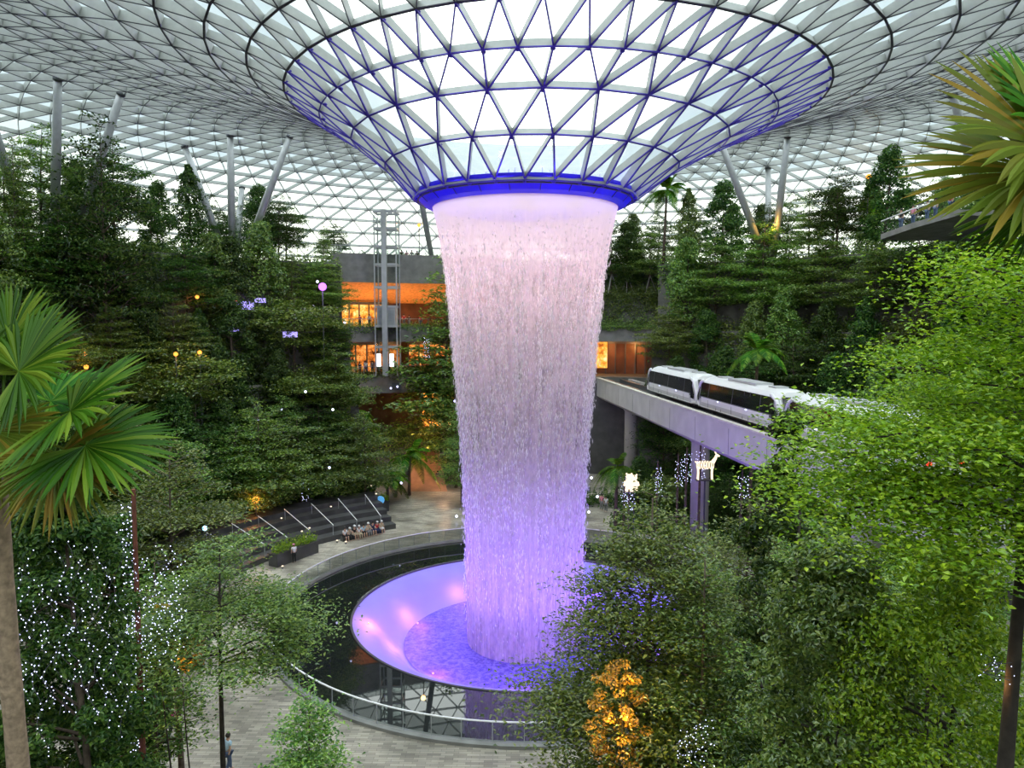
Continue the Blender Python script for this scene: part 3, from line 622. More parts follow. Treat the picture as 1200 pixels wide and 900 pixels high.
def row(side, lev, r, p0, p1, n, hr, kinds, jit=1.0):
    """a row of trees on one terrace, counted outward from the facade"""
    for k in range(n):
        p = p0 + (p1 - p0)*(k + .5)/n + random.uniform(-.25, .25)*abs(p1 - p0)/n; rr = r + random.uniform(-jit, jit)*.5
        x, y = rr*math.sin(deg(p)), rr*math.cos(deg(p)); z = ground_z(x, y)
        if lev == 5: z = 26.5 if not (F0 < p < F1) else 27.5
        key = random.choice(kinds); h = random.uniform(*hr); nm, look = LOOK[key]
        H0 = 8.0 if key.startswith('column') else 6.0 if key == 'cloud' else 10.0
        h = min(h, (roof_z(x, y) - z - 1.5)); 
        place(key, nm, (x, y, z), h/H0, '%s, %s from the shops along the %s %s' % (look, ORD[k], side, LEVEL[lev] if r < 50 else 'back of the deck'), 'trees on the planted terraces')
LK = ['layer0', 'layer0', 'layer1', 'layer2', 'layer3', 'bush0', 'column0']
# left side
row('left', 0, 31.3, -31, -78, 9, (9, 12), ['layer0', 'layer2', 'layer3', 'layer1'])
row('left', 1, 34.3, -32, -84, 10, (8, 11), ['layer0', 'layer3', 'layer1', 'bush0', 'cloud'])
row('left', 2, 37.0, -32, -86, 11, (7, 10), ['layer1', 'layer3', 'bush0', 'cloud', 'layer0', 'column0'])
row('left', 3, 39.9, -31, -86, 11, (7, 10), ['layer1', 'layer3', 'bush0', 'layer0', 'column0', 'column1', 'cloud'])
row('left', 4, 43.0, -31, -86, 13, (8, 12), ['layer3', 'layer0', 'bush0', 'bush1', 'column0', 'slim'])
row('left', 5, 46.5, -30, -88, 13, (5, 11), ['layer3', 'slim', 'bush0', 'column0', 'column0', 'layer2'])
row('left', 5, 54.0, -26, -80, 10, (5, 10), ['slim', 'layer3', 'bush0'])
# right side
row('right', 0, 31.5, 26, 84, 8, (6, 9), ['layer0', 'layer3', 'bush0'])
row('right', 1, 34.3, 24, 84, 8, (8, 10), ['layer3', 'bush0', 'layer0'])
row('right', 2, 37.0, 24, 84, 9, (8, 10), ['layer3', 'bush0', 'bush1', 'column0'])
row('right', 3, 39.9, 23, 84, 10, (7, 10), ['layer1', 'bush0', 'bush1', 'layer0', 'column0'])
row('right', 4, 43.0, 23, 84, 11, (9, 12), ['layer3', 'layer0', 'bush0', 'bush1', 'slim'])
row('right', 5, 46.5, 22, 84, 11, (7, 11), ['layer3', 'bush0', 'layer2', 'column1', 'slim'])
row('right', 5, 57.8, 4, 60, 13, (8, 12), ['bush0', 'bush1', 'layer3', 'layer2'])
# trees staked with pale props above the station opening
for k, (px, h) in enumerate(((715, 9), (733, 9.5), (757, 9), (787, 9.5))):
    p = at(px, 300, 101); r = 50.5; a = math.asin(p[0]/r) if abs(p[0]) < r else .2; x, y = r*math.sin(a), r*math.cos(a)
    e = place(['layer3', 'bush0', 'layer0', 'slim'][k], 'staked_tree', (x, y, 23.5), h/10, 'young tree propped by pale stakes above the station opening, %s from the waterfall' % ORD[k], 'staked trees above the station')
    for j in range(3):
        b = MB(); q = 2.1*j; s_ = e.scale[0]; b.bar((1.0*math.cos(q)/s_, 1.0*math.sin(q)/s_, 0), (.05, .05, 2.6/s_), .09/s_); b.build('prop_stake', M['stake'], e)
# undergrowth clothing each terrace
def under(name, label, a0, a1, r0, r1, z, n, size, mat, zthick=.8, hang=0.0):
    a = rng.uniform(deg(a0), deg(a1), n); r = rng.uniform(r0, r1, n); hz = np.abs(rng.normal(0, zthick, n))*(.6 + .6*np.sin(a*60 + r)**2)
    if hang: h = rng.uniform(0, 1, n) < .5; r[h] = r0 - rng.uniform(0, .5, h.sum()); hz[h] = -rng.uniform(0, 1, h.sum())**1.6*hang*(.5 + .5*np.sin(a[h]*47)**2)
    C = np.stack([r*np.sin(a), r*np.cos(a), z + hz + .1], 1); N = np.stack([-np.sin(a)*.5, -np.cos(a)*.5, np.ones(n)], 1) + rng.normal(size=(n, 3))*.5
    b = MB(); b.leaves(C, N, size); tag(b.build(name, M[mat]), label, 'plants', None, 'stuff')
zz0 = 0
for i, (r, z) in enumerate(TER):
    r1 = TER[i+1][0] if i < 4 else 48; m_ = ('leaf_dark', 'leaf_mid', 'leaf_dark', 'leaf_olive', 'leaf_mid')[i]
    under('undergrowth', 'low plants spilling over the %s on the left side' % (LEVEL[i+1] if i < 4 else 'edge of the top deck'), -100, F0, r - .3, r1, z, 15000, .34, m_, .9, 3.8 if i else 2)
    under('undergrowth', 'low plants spilling over the %s on the right side' % (LEVEL[i+1] if i < 4 else 'edge of the top deck'), F1, 100, r - .3, r1, z, 15000, .34, 'leaf_dark' if i < 3 else m_, .9, 3.8 if i else 2)
under('undergrowth', 'dark ground plants between the plaza and the left terraces', -86, -30, 29.5, 33, 0, 9000, .3, 'leaf_dark', .7)
under('undergrowth', 'dark ground plants under the bridge on the right', 8, 90, 29.5, 33, 0, 9000, .3, 'leaf_dark', .7)
under('trailing_plants', 'green plants trailing over the upper shop balcony edge', F0, -4, 47.9, 48.5, 19.3, 4200, .22, 'leaf_mid', .25, 1.0)
under('trailing_plants', 'green plants trailing over the lower gallery edge', F0, -4.5, 47.5, 48.1, 13.3, 4200, .22, 'leaf_olive', .3, .9)
under('hedge', 'clipped green planting on the balcony above the station opening', -4, F1, 47.8, 49.4, 19.3, 9000, .22, 'leaf_mid', .7, .7)
under('hedge', 'green ground cover around the staked trees', -4, F1, 49.2, 55, 23.5, 22000, .26, 'leaf_mid', .6, 4.4)
under('hedge', 'shrubs at the edge of the right top deck', -3.5, F1, 55.6, 58, 27.5, 12000, .3, 'leaf_dark', 1.0, 4.2)
under('roof_planting', 'planting along the parapet of the top deck', F0, -4, 48.9, 50.5, 27.6, 7000, .25, 'leaf_dark', .5)
under('garden_bed', 'planted bed on the low garden wall under the gallery', F0, -14, 46.2, 48, 5.2, 5000, .3, 'leaf_mid', .7, 3.5)
under('garden_bed', 'dark planted bed between the pool walk and the train bridge', 22, 84, 21.5, 30, 0.0, 17000, .3, 'leaf_dark', .9)
LEVEL[0] = 'bed by the bridge'; row('right', 0, 26.5, 24, 66, 7, (4.5, 6.5), ['cloud', 'layer3', 'bush0'])
# ------------------------------------------------------------------ trees near the viewer
def ground_at(px, d):
    p = at(px, 450, d); return (p[0], p[1], ground_z(p[0], p[1]))
def ztop(py, d): return float(at(600, py, d)[2])
def front(name, px, d, top, gen, tm, lm, label, rz=0.0, cat='tree'):
    g = ground_at(px, d); H = ztop(top, d) - g[2]; T, L = gen(H); return tree_root(name, g, label, cat, T, L, tm, lm, None, rz)
front('dense_tree', 68, 17, 562, lambda H: bushy(H, 1.6, .14, 48000, 200, 101, .12, .16, .2, .26), 'bark', 'leaf_dark', 'tall dark dense tree at the left edge sparkling with fairy lights')
front('layered_tree', 243, 21, 628, lambda H: tiered(H, 2.75, 6, .13, 20000, .10, .70, .14, 102, .5, (5, 6), 0, .12), 'bark_dark', 'leaf_mid', 'airy green layered tree with a thin dark trunk in front of the plaza')
front('layered_tree', 195, 28, 512, lambda H: tiered(H, 3.2, 7, .17, 15000, .16, .56, .14, 103, .5), 'bark', 'leaf_olive', 'yellow-green layered tree behind the fairy light tree')
front('layered_tree', 160, 24, 650, lambda H: tiered(H, 1.7, 7, .14, 9000, .18, .45, .12, 113, .5), 'bark', 'leaf_mid', 'green layered tree hung with pale lights between the two left trees')
front('slender_tree', 349, 17.5, 798, lambda H: tiered(H, 1.05, 13, .12, 9000, .10, .55, .06, 104, .15, (5, 6), 0, .5), 'bark', 'leaf_mid', 'small young tree in front of the pool railing')
front('layered_tree', 765, 22, 568, lambda H: tiered(H, 3.3, 12, .15, 50000, .20, .42, .16, 105, .45, (6, 7), 0, .10), 'bark', 'leaf_olive', 'wide fine-leaved layered tree reaching over the right of the pool')
front('layered_tree', 835, 20, 640, lambda H: tiered(H, 2.2, 9, .13, 24000, .2, .30, .13, 205, .6, (6, 7), 0, .08), 'bark', 'leaf_mid', 'dense green layered tree right of the amber lit tree')
front('dense_tree', 917, 15.5, 484, lambda H: bushy(H, 1.0, .12, 24000, 120, 106, .15, .14, .2, .30), 'bark_dark', 'leaf_dark', 'dark glossy narrow tree at the end of the train beam')
front('broadleaf_tree', 1195, 9.2, 272, lambda H: tiered(H, 2.95, 6, .075, 65000, .24, .60, .13, 107, .8, (8, 9), 0, .05, 0, .62), 'bark_dark', 'leaf_bright', 'large bright green broadleaf tree with a spreading top on the right')
front('dense_tree', 985, 13.2, 640, lambda H: bushy(H, 1.6, .10, 52000, 160, 108, .3, .12, .2, .30), 'bark_dark', 'leaf_mid', 'leafy green tree below the dark narrow tree')
front('dense_tree', 1110, 12.2, 655, lambda H: bushy(H, 2.0, .09, 60000, 170, 109, .3, .12, .2, .30), 'bark_dark', 'leaf_bright', 'green tree filling the lower right corner under the bright tree')
front('layered_tree', 1140, 14.5, 585, lambda H: tiered(H, 2.6, 6, .11, 22000, .2, .55, .12, 110, .6), 'bark_dark', 'leaf_olive', 'pale fine-leaved tree at the right edge below the train')
front('layered_tree', 880, 27, 575, lambda H: tiered(H, 3.4, 8, .14, 26000, .2, .45, .14, 111, .5), 'bark', 'leaf_olive', 'olive fine-leaved tree in front of the bridge column')
front('layered_tree', 985, 18, 545, lambda H: tiered(H, 2.4, 8, .12, 22000, .2, .5, .14, 112, .5), 'bark', 'leaf_mid', 'green layered tree under the beam behind the dark narrow tree')
front('dense_tree', 15, 23, 600, lambda H: bushy(H, 2.2, .17, 26000, 130, 131, .1, .16, .2, .26), 'bark', 'leaf_dark', 'dark leafy tree behind the fan palm trunk')
front('dense_tree', 120, 25, 610, lambda H: bushy(H, 1.9, .17, 24000, 130, 132, .1, .16, .2, .26), 'bark', 'leaf_dark', 'dark leafy tree behind the fairy light tree')
front('layered_tree', 1120, 22, 560, lambda H: tiered(H, 3.4, 9, .14, 26000, .2, .3, .14, 133, .6), 'bark_dark', 'leaf_mid', 'dark green layered tree low behind the lower right trees')
# amber lit shrubs, the lamplight coloured into their leaves
for i, (px, py, d, lab) in enumerate(((727, 775, 19.5, 'small tree with amber lamplight in its leaf colour at the right of the pool'), (180, 712, 22.5, 'small tree with amber lamplight in its leaf colour beside the fairy light tree'), (212, 748, 22.0, 'smaller tree with amber lamplight in its leaf colour behind the airy layered tree'))):
    g = ground_at(px, d); H = ztop(py, d) - g[2]; T, L = bushy(H, .85 if i == 0 else .5, .10, 2600 if i == 0 else 900, 60, 120+i, .70 if i == 0 else .90, .05, .2, .22)
    tree_root('amber_lit_tree', g, lab, 'tree', T, L, 'bark_dark', 'leaf_amber_lit')
# fan palms
def fan_palm(loc, top, hubs, lab, lm, trunk=.16, R=1.4, seed=1, n=50):
    g = np.random.default_rng(seed); e = empty('fan_palm', loc); tag(e, lab, 'palm'); o = np.array(loc, float); top = np.array(top, float)
    T = MB(); m = 28; P = [o*(1-t) + top*t + np.array([.10*math.sin(t*5), 0, 0]) for t in np.linspace(0, 1, m)]; T.tube(np.array(P) - o, [trunk*(1.15 - .25*t)*(1 + .05*(i % 2)) for i, t in enumerate(np.linspace(0, 1, m))], 12)
    T.build('trunk', M['bark_palm'], e, True)
    for (h, d, r, l_) in hubs:
        h = np.array(h, float); B = MB(); mid = (top + h)/2 + np.array([0, 0, .18*np.linalg.norm(h - top)]); B.tube([top - o, mid - o, h - o], [.035, .022, .014], 6)
        up = np.array([0, -.55, .8]) + g.normal(size=3)*.15
        if abs(unit(up) @ unit(np.array(d))) > .85: up = np.array([0, -1., .2])
        fan_frond(B, h - o, np.array(d, float), up, r, n, 4.2, .32, g, 1.25, .62); B.build('frond', M[l_ or lm], e)
g0 = ground_at(4, 12.5); topL = at(2, 548, 12)
def A(px, py, d=12.0): return at(px, py, d)
fan_palm(g0, topL, [
    (A(22, 435, 11.7), (.75, .1, .45), 1.5, None), (A(82, 482, 11.5), (.85, -.15, .25), 1.55, None), (A(100, 522, 11.3), (.95, -.1, -.35), 1.4, None), (A(66, 536, 11.2), (.45, -.2, -.85), 1.15, 'leaf_palm_dry'),
    (A(-10, 505, 11.2), (.2, -.3, -.8), 1.15, 'leaf_palm_dry'), (A(-40, 440, 11.8), (-.6, 0, .6), 1.3, None), (A(-60, 520, 11.6), (-.9, -.1, -.2), 1.2, None), (A(10, 400, 12.6), (.1, .5, .9), 1.2, None), (A(60, 470, 12.8), (.6, .7, .3), 1.2, None)],
    'tall fan palm with large pleated fronds and ringed trunk at the left edge', 'leaf_palm', .17, 1.4, 5)
g1 = ground_at(1300, 6.4); topR = at(1290, 225, 6.4)
def Bp(px, py, d=6.2): return at(px, py, d)
fan_palm(g1, topR, [
    (Bp(1228, 172), (-.95, -.1, .2), 1.22, 'leaf_palm_dry'), (Bp(1222, 200), (-.85, -.1, -.35), 1.15, 'leaf_palm_dry'), (Bp(1235, 150, 6.6), (-.5, .2, .6), 1.0, None), (Bp(1225, 240, 6.4), (-.7, .2, -.5), .7, None), (Bp(1340, 150, 6.6), (.6, .2, .6), 1.0, None), (Bp(1330, 250, 6.2), (.6, -.2, -.4), 1.0, None)],
    'fan palm with narrow yellowing blades reaching in from the upper right edge', 'leaf_palm', .12, 1.1, 8, 46)
# feather palms in the valley
for i, (px, d, top, fl, lab) in enumerate(((478, 84, 520, 4.2, 'feather palm beside the path in front of the gallery'), (452, 80, 548, 3.6, 'shorter feather palm left of the path'), (412, 88, 470, 3.6, 'feather palm below the glass lift'), (722, 66, 535, 2.6, 'feather palm in the dark under the train bridge'), (880, 62, 395, 3.4, 'feather palm behind the nearer train car'), (1010, 86, 240, 3.6, 'feather palm at the edge of the right deck'), (775, 92, 210, 4.0, 'feather palm on the top deck right of the collar'))):
    p = at(px, 450, d); z = ground_z(p[0], p[1]); zt = ztop(top, d)
    T, F = feather_palm(max(2.5, zt - z - fl*.35), fl, 16, 70+i, .16); e = empty('feather_palm', (p[0], p[1], z)); tag(e, lab, 'palm')
    T.build('trunk', M['bark'], e, True)
    for f in F: f.build('frond', M['leaf_palm'], e)
# conifer-like trees beside the fall and specific trees that frame the lift
for (key, px, d, top, lab) in (('slim', 524, 93, 288, 'slim dark tree standing between the lift and the waterfall at upper level'), ('slim', 536, 94, 330, 'shorter slim tree half behind the waterfall at upper level'), ('slim', 533, 88, 400, 'slender tree against the gallery beside the waterfall'), ('slim', 540, 80, 470, 'airy tree right of the path beside the waterfall'),
        ('layer1', 378, 86, 300, 'olive layered tree left of the golden shopfront'), ('layer2', 412, 84, 452, 'tiered tree in front of the gallery below the lift'), ('layer0', 395, 80, 400, 'green layered tree left of the gallery'), ('layer0', 330, 74, 470, 'broad layered tree above the seating steps'), ('layer3', 372, 76, 500, 'dark layered tree above the seating steps'), ('layer1', 300, 68, 480, 'bright layered tree with bare lower trunk behind the seating steps')):
    g = ground_at(px, d); h = ztop(top, d) - g[2]; nm = LOOK[key][0]; place(key, nm, g, h/10 if key != 'column0' else h/8, lab, None)

for (px, d, top, key, lab) in ((-8, 60.5, 112, 'bush1', 'tall leafy tree cut by the left picture edge high on the terraces'), (28, 62, 150, 'slim', 'tall slender tree at the far left high on the terraces'), (128, 66, 140, 'layer3', 'tall dark layered tree between the two far left columns')):
    g = ground_at(px, d); h = ztop(top, d) - g[2]; e = place(key, LOOK[key][0], g, h/10, lab, None); e.scale = (h/10*.5, h/10*.5, h/10)
# ------------------------------------------------------------------ inclined roof columns
def column(px0, d0, px1, d1, lab):
    a = at(px0, 300, d0); a[2] = ground_z(a[0], a[1]); b = at(px1, 200, d1); b[2] = roof_z(b[0], b[1]) - .4
    e = empty('roof_column', a); tag(e, lab, 'column', 'inclined roof columns'); m = MB(); m.tube([(0, 0, 0), (b - a)*.5, b - a], [.33, .40, .32], 16); m.build('shaft', M['steel'], e, True)
    m = MB(); m.tube([(b - a)*.985, (b - a)*1.005], [.38, .38], 12); m.build('head', M['dark_steel'], e, True)
    m = MB(); m.tube([(0, 0, -.1), (0, 0, .5)], [.6, .5], 12); m.build('foot', M['dark_steel'], e, True)
for c in ((64, 68, 73, 62, 'thick dark column rising to the roof at the far left'), (84, 69, 146, 66, 'leaning pale column right of the thick far left column'), (62, 71, 38, 72, 'short pale column leaning left behind the far left column'), (272, 82.5, 271, 80, 'upright column on the left top deck'), (266, 83, 217, 81, 'column leaning left from the foot of the upright column'),
          (284, 83.5, 341, 81, 'column leaning right beside the upright left column'), (275, 88, 283, 92, 'slim pale column behind the upright left column'), (508, 103, 487, 96, 'column just left of the blue collar'), (899, 86.5, 843, 82, 'long column leaning left on the right deck'), (906, 86.5, 922, 82, 'column leaning right on the right deck'),
          (901, 90, 900, 93, 'slim upright column between the two right deck columns'), (1165, 74, 1112, 66, 'column leaning left above the fan palm on the right'), (36, 68, -20, 60, 'leaning column at the left picture edge')):
    column(*c)
# ------------------------------------------------------------------ glass lift
def lift():
    b = at(452, 300, 93); x, y = b[0], b[1]; e = empty('glass_lift', (x, y, 13.2)); tag(e, 'tall steel and glass lift tower in front of the balconies', 'lift'); H = ztop(247, 93) - 13.2
    m = MB(); m.box((-.0, -1.1, H/2), (.62, .5, H)); m.build('mast', M['steel'], e)
    for (sx, sy) in ((-1.25, -.9), (1.45, -.9), (-1.25, 1.4), (1.45, 1.4)):
        m = MB(); m.box((sx, sy, H/2 - .3), (.14, .14, H - .6)); m.build('post', M['steel'], e)
    zs = [H - .2, H - 2.2, H - 4.4, H - 6.6, H - 9.4, 6.2, 3.6]
    for z in zs:
        m = MB()
        for (a, c, s_) in (((.1, -.9), (2.9, .12), 0), ((.1, 1.4), (2.9, .12), 0), ((-1.25, .25), (.12, 2.3), 0), ((1.45, .25), (.12, 2.3), 0)): m.box((a[0], a[1], z), (c[0], c[1], .28))
        m.build('ring_frame', M['steel'], e)
    m = MB(); m.box((.1, 1.42, H/2), (2.6, .03, H - 1)); m.box((-1.27, .25, H/2), (.03, 2.2, H - 1)); m.box((1.47, .25, H/2), (.03, 2.2, H - 1)); m.build('glass_wall', M['glass_rail'], e)
    for z in (6.0,):
        c = MB(); c.box((.1, .2, z + 1.25), (2.3, 2.0, 2.4)); c.box((.1, .2, z + 2.6), (2.5, 2.2, .3)); o = c.build('lift_car', M['steel'], e)
        q = MB(); q.box((-.45, -.82, z + 1.2), (.75, .05, 1.9)); q.box((.75, -.82, z + 1.2), (.75, .05, 1.9)); q.build('car_window', M['glass_rail'], o)
    for sx in (-.75, .85):
        m = MB(); m.box((sx, -1.5, 2.0), (.5, .06, 1.6)); m.build('display_screen', glow('screen', (.9, .95, 1), 2.2), e)
lift()
# ------------------------------------------------------------------ balcony railings
def railing(name, a0, a1, r, z, lab, h=1.1, step=1.2, grp=None):
    e = empty(name, (0, 0, z)); tag(e, lab, 'railing', grp); n = max(2, int(abs(a1-a0)/57.3*r/step))
    m = MB(); m.lathe([(r, h), (r, .05), (r + .03, .05), (r + .03, h)], n, deg(a0), deg(a1)); m.build('glass_panel', M['glass_rail'], e)
    m = MB(); m.lathe([(r - .03, h + .05), (r - .03, h), (r + .05, h), (r + .05, h + .05)], n, deg(a0), deg(a1)); m.build('top_rail', M['steel'], e)
    for k in range(min(n, 60) + 1):
        a = deg(a0 + (a1 - a0)*k/min(n, 60)); m = MB(); m.box((r*math.sin(a), r*math.cos(a), h/2), (.05, .05, h), -a); m.build('post', M['steel'], e)
railing('balcony_railing', F0, -5, 48.15, 19.2, 'glass railing along the upper shop balcony')
railing('balcony_railing', F0, -5, 47.75, 13.2, 'glass railing along the lower gallery full of people')
railing('balcony_railing', F0, -4, 48.6, 28.5, 'railing along the parapet of the top deck', .9)
# ------------------------------------------------------------------ station hall beside the track
shopfront('station_front', 'timber and glass station front behind the train track', 9.0, 20.5, 54.5, 12.8, 17.3, pbr('walnut_panel', (.20, .09, .045), .45, 0, .4, .5), 8, M['dark_steel'])
for k, (a, w_) in enumerate(((10.3, 1.3), (11.6, 1.1))):
    m = MB(); A_ = deg(a); m.box((53.9*math.sin(A_), 53.9*math.cos(A_), 15.4), (w_, .2, 3.6), -A_); tag(m.build('light_display', SH1), 'bright golden display at the station front, %s from the waterfall' % ORD[k], 'display', 'lit station displays')
# ------------------------------------------------------------------ train beam, columns and cars
TR = [(7.9, 58.0), (9.2, 48.0), (11.2, 31.0), (13.2, 13.0), (15.3, -5.0), (16.4, -15.0), (18.2, -26.0), (21.5, -38.0)]   # near face of the beam
def spline(P, n=40):
    P = np.array(P, float); t = np.arange(len(P)); q = np.linspace(0, len(P)-1, n); out_ = []
    for v in q:
        i = int(min(len(P)-2, v)); f = v - i; p0 = P[max(0, i-1)]; p1 = P[i]; p2 = P[i+1]; p3 = P[min(len(P)-1, i+2)]
        out_.append(.5*((2*p1) + (-p0+p2)*f + (2*p0-5*p1+4*p2-p3)*f*f + (-p0+3*p1-3*p2+p3)*f**3))
    return np.array(out_)
PATH = spline(TR, 60); TG = np.gradient(PATH, axis=0); TG /= np.linalg.norm(TG, axis=1, keepdims=True); NR = np.stack([-TG[:, 1], TG[:, 0]], 1)
if NR[30][0] < 0: NR = -NR
def sweep(prof, mat, name, parent, i0=0, i1=60):
    m = MB(); k = len(prof); V = []
    for i in range(i0, i1):
        for (o, z) in prof: V.append([PATH[i][0] + NR[i][0]*o, PATH[i][1] + NR[i][1]*o, z])
    q = []
    for i in range(i1 - i0 - 1):
        for j in range(k): l = (j+1) % k; q.append([i*k+j, i*k+l, (i+1)*k+l, (i+1)*k+j])
    m.add(V, q); return m.build(name, mat, parent)
beam = empty('train_bridge', (14, 14, 0)); tag(beam, 'long pale concrete train bridge curving past the waterfall', 'bridge'); beam.location = (0, 0, 0)
sweep([(0, 12.62), (0, 10.35), (.6, 9.9), (3.6, 9.9), (4.2, 10.35), (4.2, 12.62), (3.85, 12.62), (3.85, 12.0), (.35, 12.0), (.35, 12.62)], M['concrete'], 'beam', beam)
sweep([(-.04, 12.72), (-.04, 12.60), (.42, 12.60), (.42, 12.72)], pbr('coping', (.62, .60, .52), .7), 'coping', beam)
sweep([(1.0, 12.55), (1.0, 12.0), (1.35, 12.0), (1.35, 12.55)], M['dark_steel'], 'running_rail', beam); sweep([(2.85, 12.55), (2.85, 12.0), (3.2, 12.0), (3.2, 12.55)], M['dark_steel'], 'running_rail', beam)
sweep([(.4, 12.5), (.4, 12.02), (3.8, 12.02), (3.8, 12.06), (.45, 12.06)], M['dark_steel'], 'track_bed', beam)
for i in (14, 25, 39):                        # second parapet joint columns
    p = PATH[i] + NR[i]*2.1; m = MB(); m.tube([(p[0], p[1], 0), (p[0], p[1], 9.4), (p[0], p[1], 10.1)], [.78, .78, 1.25], 28); m.build('column', M['concrete'], beam, True)
for i in range(3, 58, 3):
    p = PATH[i]; m = MB(); m.box((p[0]-.003, p[1], 11.3), (.02, .05, 1.9), math.atan2(TG[i][1], TG[i][0]) - PI/2); m.build('panel_joint', M['stone_pale'], beam)
# train car in its own frame: x along the car, y across (minus y faces the waterfall), z up
GL = pbr('train_glass', (.012, .013, .015), .06, 0, .1, 1, 0, None, 0, .7)
WHT = pbr('train_white', (.78, .79, .80), .3, 0, .04, .5); GRY = pbr('train_grey', (.50, .51, .53), .35, 0, .05, .5)
def car(loc, rz, L, label, lights):
    e = empty('train_car', loc, rz); tag(e, label, 'train', 'train cars on the bridge'); W = 1.35; hx = L/2
    sec = [(-W, .35), (-W-.02, 1.15), (-W+.02, 1.2), (-W+.16, 2.35), (-W+.42, 2.62), (-.5, 2.78), (.5, 2.78), (W-.42, 2.62), (W-.16, 2.35), (W-.02, 1.2), (W+.02, 1.15), (W, .35)]
    def endx(z): return hx - .9*max(0, (z - .95))/1.8 - .25*max(0, .95 - z)          # sloping ends
    xs = [-1, -.82, .82, 1]; m = MB(); V = []; k = len(sec)
    for s_ in xs:
        for (y, z) in sec: V.append([(endx(z) if abs(s_) == 1 else hx - 1.5)*np.sign(s_), y*(.86 if abs(s_) == 1 else 1), z if abs(s_) < 1 or z < 1.3 else z - .12])
    q = []
    for i in range(3):
        for j in range(k): l = (j+1) % k; q.append([i*k+j, (i+1)*k+j, (i+1)*k+l, i*k+l])
    q2 = []; V = np.array(V); m.add(V, q)
    for i in (0, 3):
        for j in range(k//2 - 1 + 1):
            a, b = i*k + j, i*k + j + 1; c, d = i*k + k-1-(j+1), i*k + k-1-j
            if j < k//2 - 1: q2.append([a, b, c, d])
    m.q.append(np.array(q2)); m.build('body', WHT, e)
    for sy in (-1, 1):                          # windows, doors, lower panels on each flank
        def yz(z): return sy*(W - .02 + .0 - (.14*(z - 1.2)/1.15 if z > 1.2 else 0)) + sy*.03
        def pan(x0, x1, z0, z1, off=0):
            return [(x0, yz(z0) + sy*off, z0), (x1, yz(z0) + sy*off, z0), (x1, yz(z1) + sy*off, z1), (x0, yz(z1) + sy*off, z1)]
        def slab(name, x0, x1, z0, z1, mat, off):
            a = np.array(pan(x0, x1, z0, z1, off)); b_ = a - np.array([0, sy*.05, 0]); mm = MB(); mm.add(np.concatenate([a, b_]), [[0,1,2,3],[7,6,5,4],[0,4,5,1],[1,5,6,2],[2,6,7,3],[3,7,4,0]]); return mm.build(name, mat, e)
        x0, x1 = -hx + 1.15, hx - 1.15; slab('window_band', x0, x1, 1.22, 2.32, GL, .0); slab('lower_panel', x0, x1, .45, 1.02, GRY, .0); slab('waist_band', x0, x1, 1.02, 1.22, M['dark_steel'], .005)
        for f in (.27, .345, .655, .73):
            xx = x0 + (x1 - x0)*f; slab('door_edge', xx - .03, xx + .03, .40, 2.34, M['flange'], .015)
        for f in (.14, .5, .86): xx = x0 + (x1 - x0)*f; slab('window_divider', xx - .03, xx + .03, 1.22, 2.32, M['dark_steel'], .012); slab('panel_gap', xx - .02, xx + .02, .45, 1.02, M['dark_steel'], .01)
        for f in (.30, .70): xx = x0 + (x1 - x0)*f; slab('door_light', xx - .14, xx + .14, 1.06, 1.14, M['led_white'], .02)
        for sx in (-1, 1):                       # slanted corner window and white diagonal frame
            X = lambda v: sx*v
            P = [(X(hx - 1.05), yz(1.95), 1.95), (X(hx - .45), yz(1.15)*.93, 1.15), (X(hx - .50), yz(.75)*.93, .78), (X(hx - .95), yz(.9), .85)]
            mm = MB(); P = np.array(P) + np.array([0, sy*.07, 0]); mm.add(np.concatenate([P, P - np.array([0, sy*.05, 0])]), [[0,1,2,3],[7,6,5,4],[0,4,5,1],[1,5,6,2],[2,6,7,3],[3,7,4,0]]); mm.build('corner_window', GL, e)
            mm = MB(); mm.tube([(X(hx - 1.5), sy*(W-.12), 2.5), (X(hx - .85), sy*(W - .16), 2.2), (X(hx - .12), sy*(W - .22), 1.08), (X(hx - .22), sy*(W - .2), .5), (X(hx - 1.0), sy*(W + .0), .42)], [.13, .13, .12, .10, .08], 8); mm.build('end_frame', WHT, e, True)
    for sx in (-1, 1):
        P = np.array([(sx*(hx - .02), -.95, 1.05), (sx*(hx - .02), .95, 1.05), (sx*(hx - .72), .88, 2.35), (sx*(hx - .72), -.88, 2.35)]) + np.array([sx*.06, 0, .03]); mm = MB(); mm.add(np.concatenate([P, P - np.array([sx*.06, 0, 0])]), [[0,1,2,3],[7,6,5,4],[0,4,5,1],[1,5,6,2],[2,6,7,3],[3,7,4,0]]); mm.build('windscreen', GL, e)
        if lights:
            for sy in (-.8, .8): mm = MB(); mm.ell((sx*(hx - .1), sy, .78), (.06, .14, .09), 8, 5); mm.build('tail_light', glow('tail_red', (1, .03, .02), 6), e)
    mm = MB(); mm.box((0, 0, 2.83), (L*.32, 1.3, .16)); mm.box((L*.3, 0, 2.82), (1.1, .9, .12)); mm.box((-L*.3, 0, 2.82), (1.1, .9, .12)); mm.build('roof_unit', GRY, e)
    mm = MB(); mm.box((0, 0, .25), (L*.86, 1.9, .34)); mm.build('underframe', M['flange'], e)
    for bx in (-L*.32, L*.32):
        for sy in (-.85, .85): mm = MB(); mm.tube([(bx - .0, sy - .12, 0.02), (bx, sy + .12, 0.02)], [.42, .42], 16); mm.build('wheel', M['flange'], e)
def arc_pt(Y):                                 # centre of the track at a given Y
    i = int(np.argmin(abs(PATH[:, 1] - Y))); return PATH[i] + NR[i]*2.1, math.atan2(TG[i][1], TG[i][0]), i
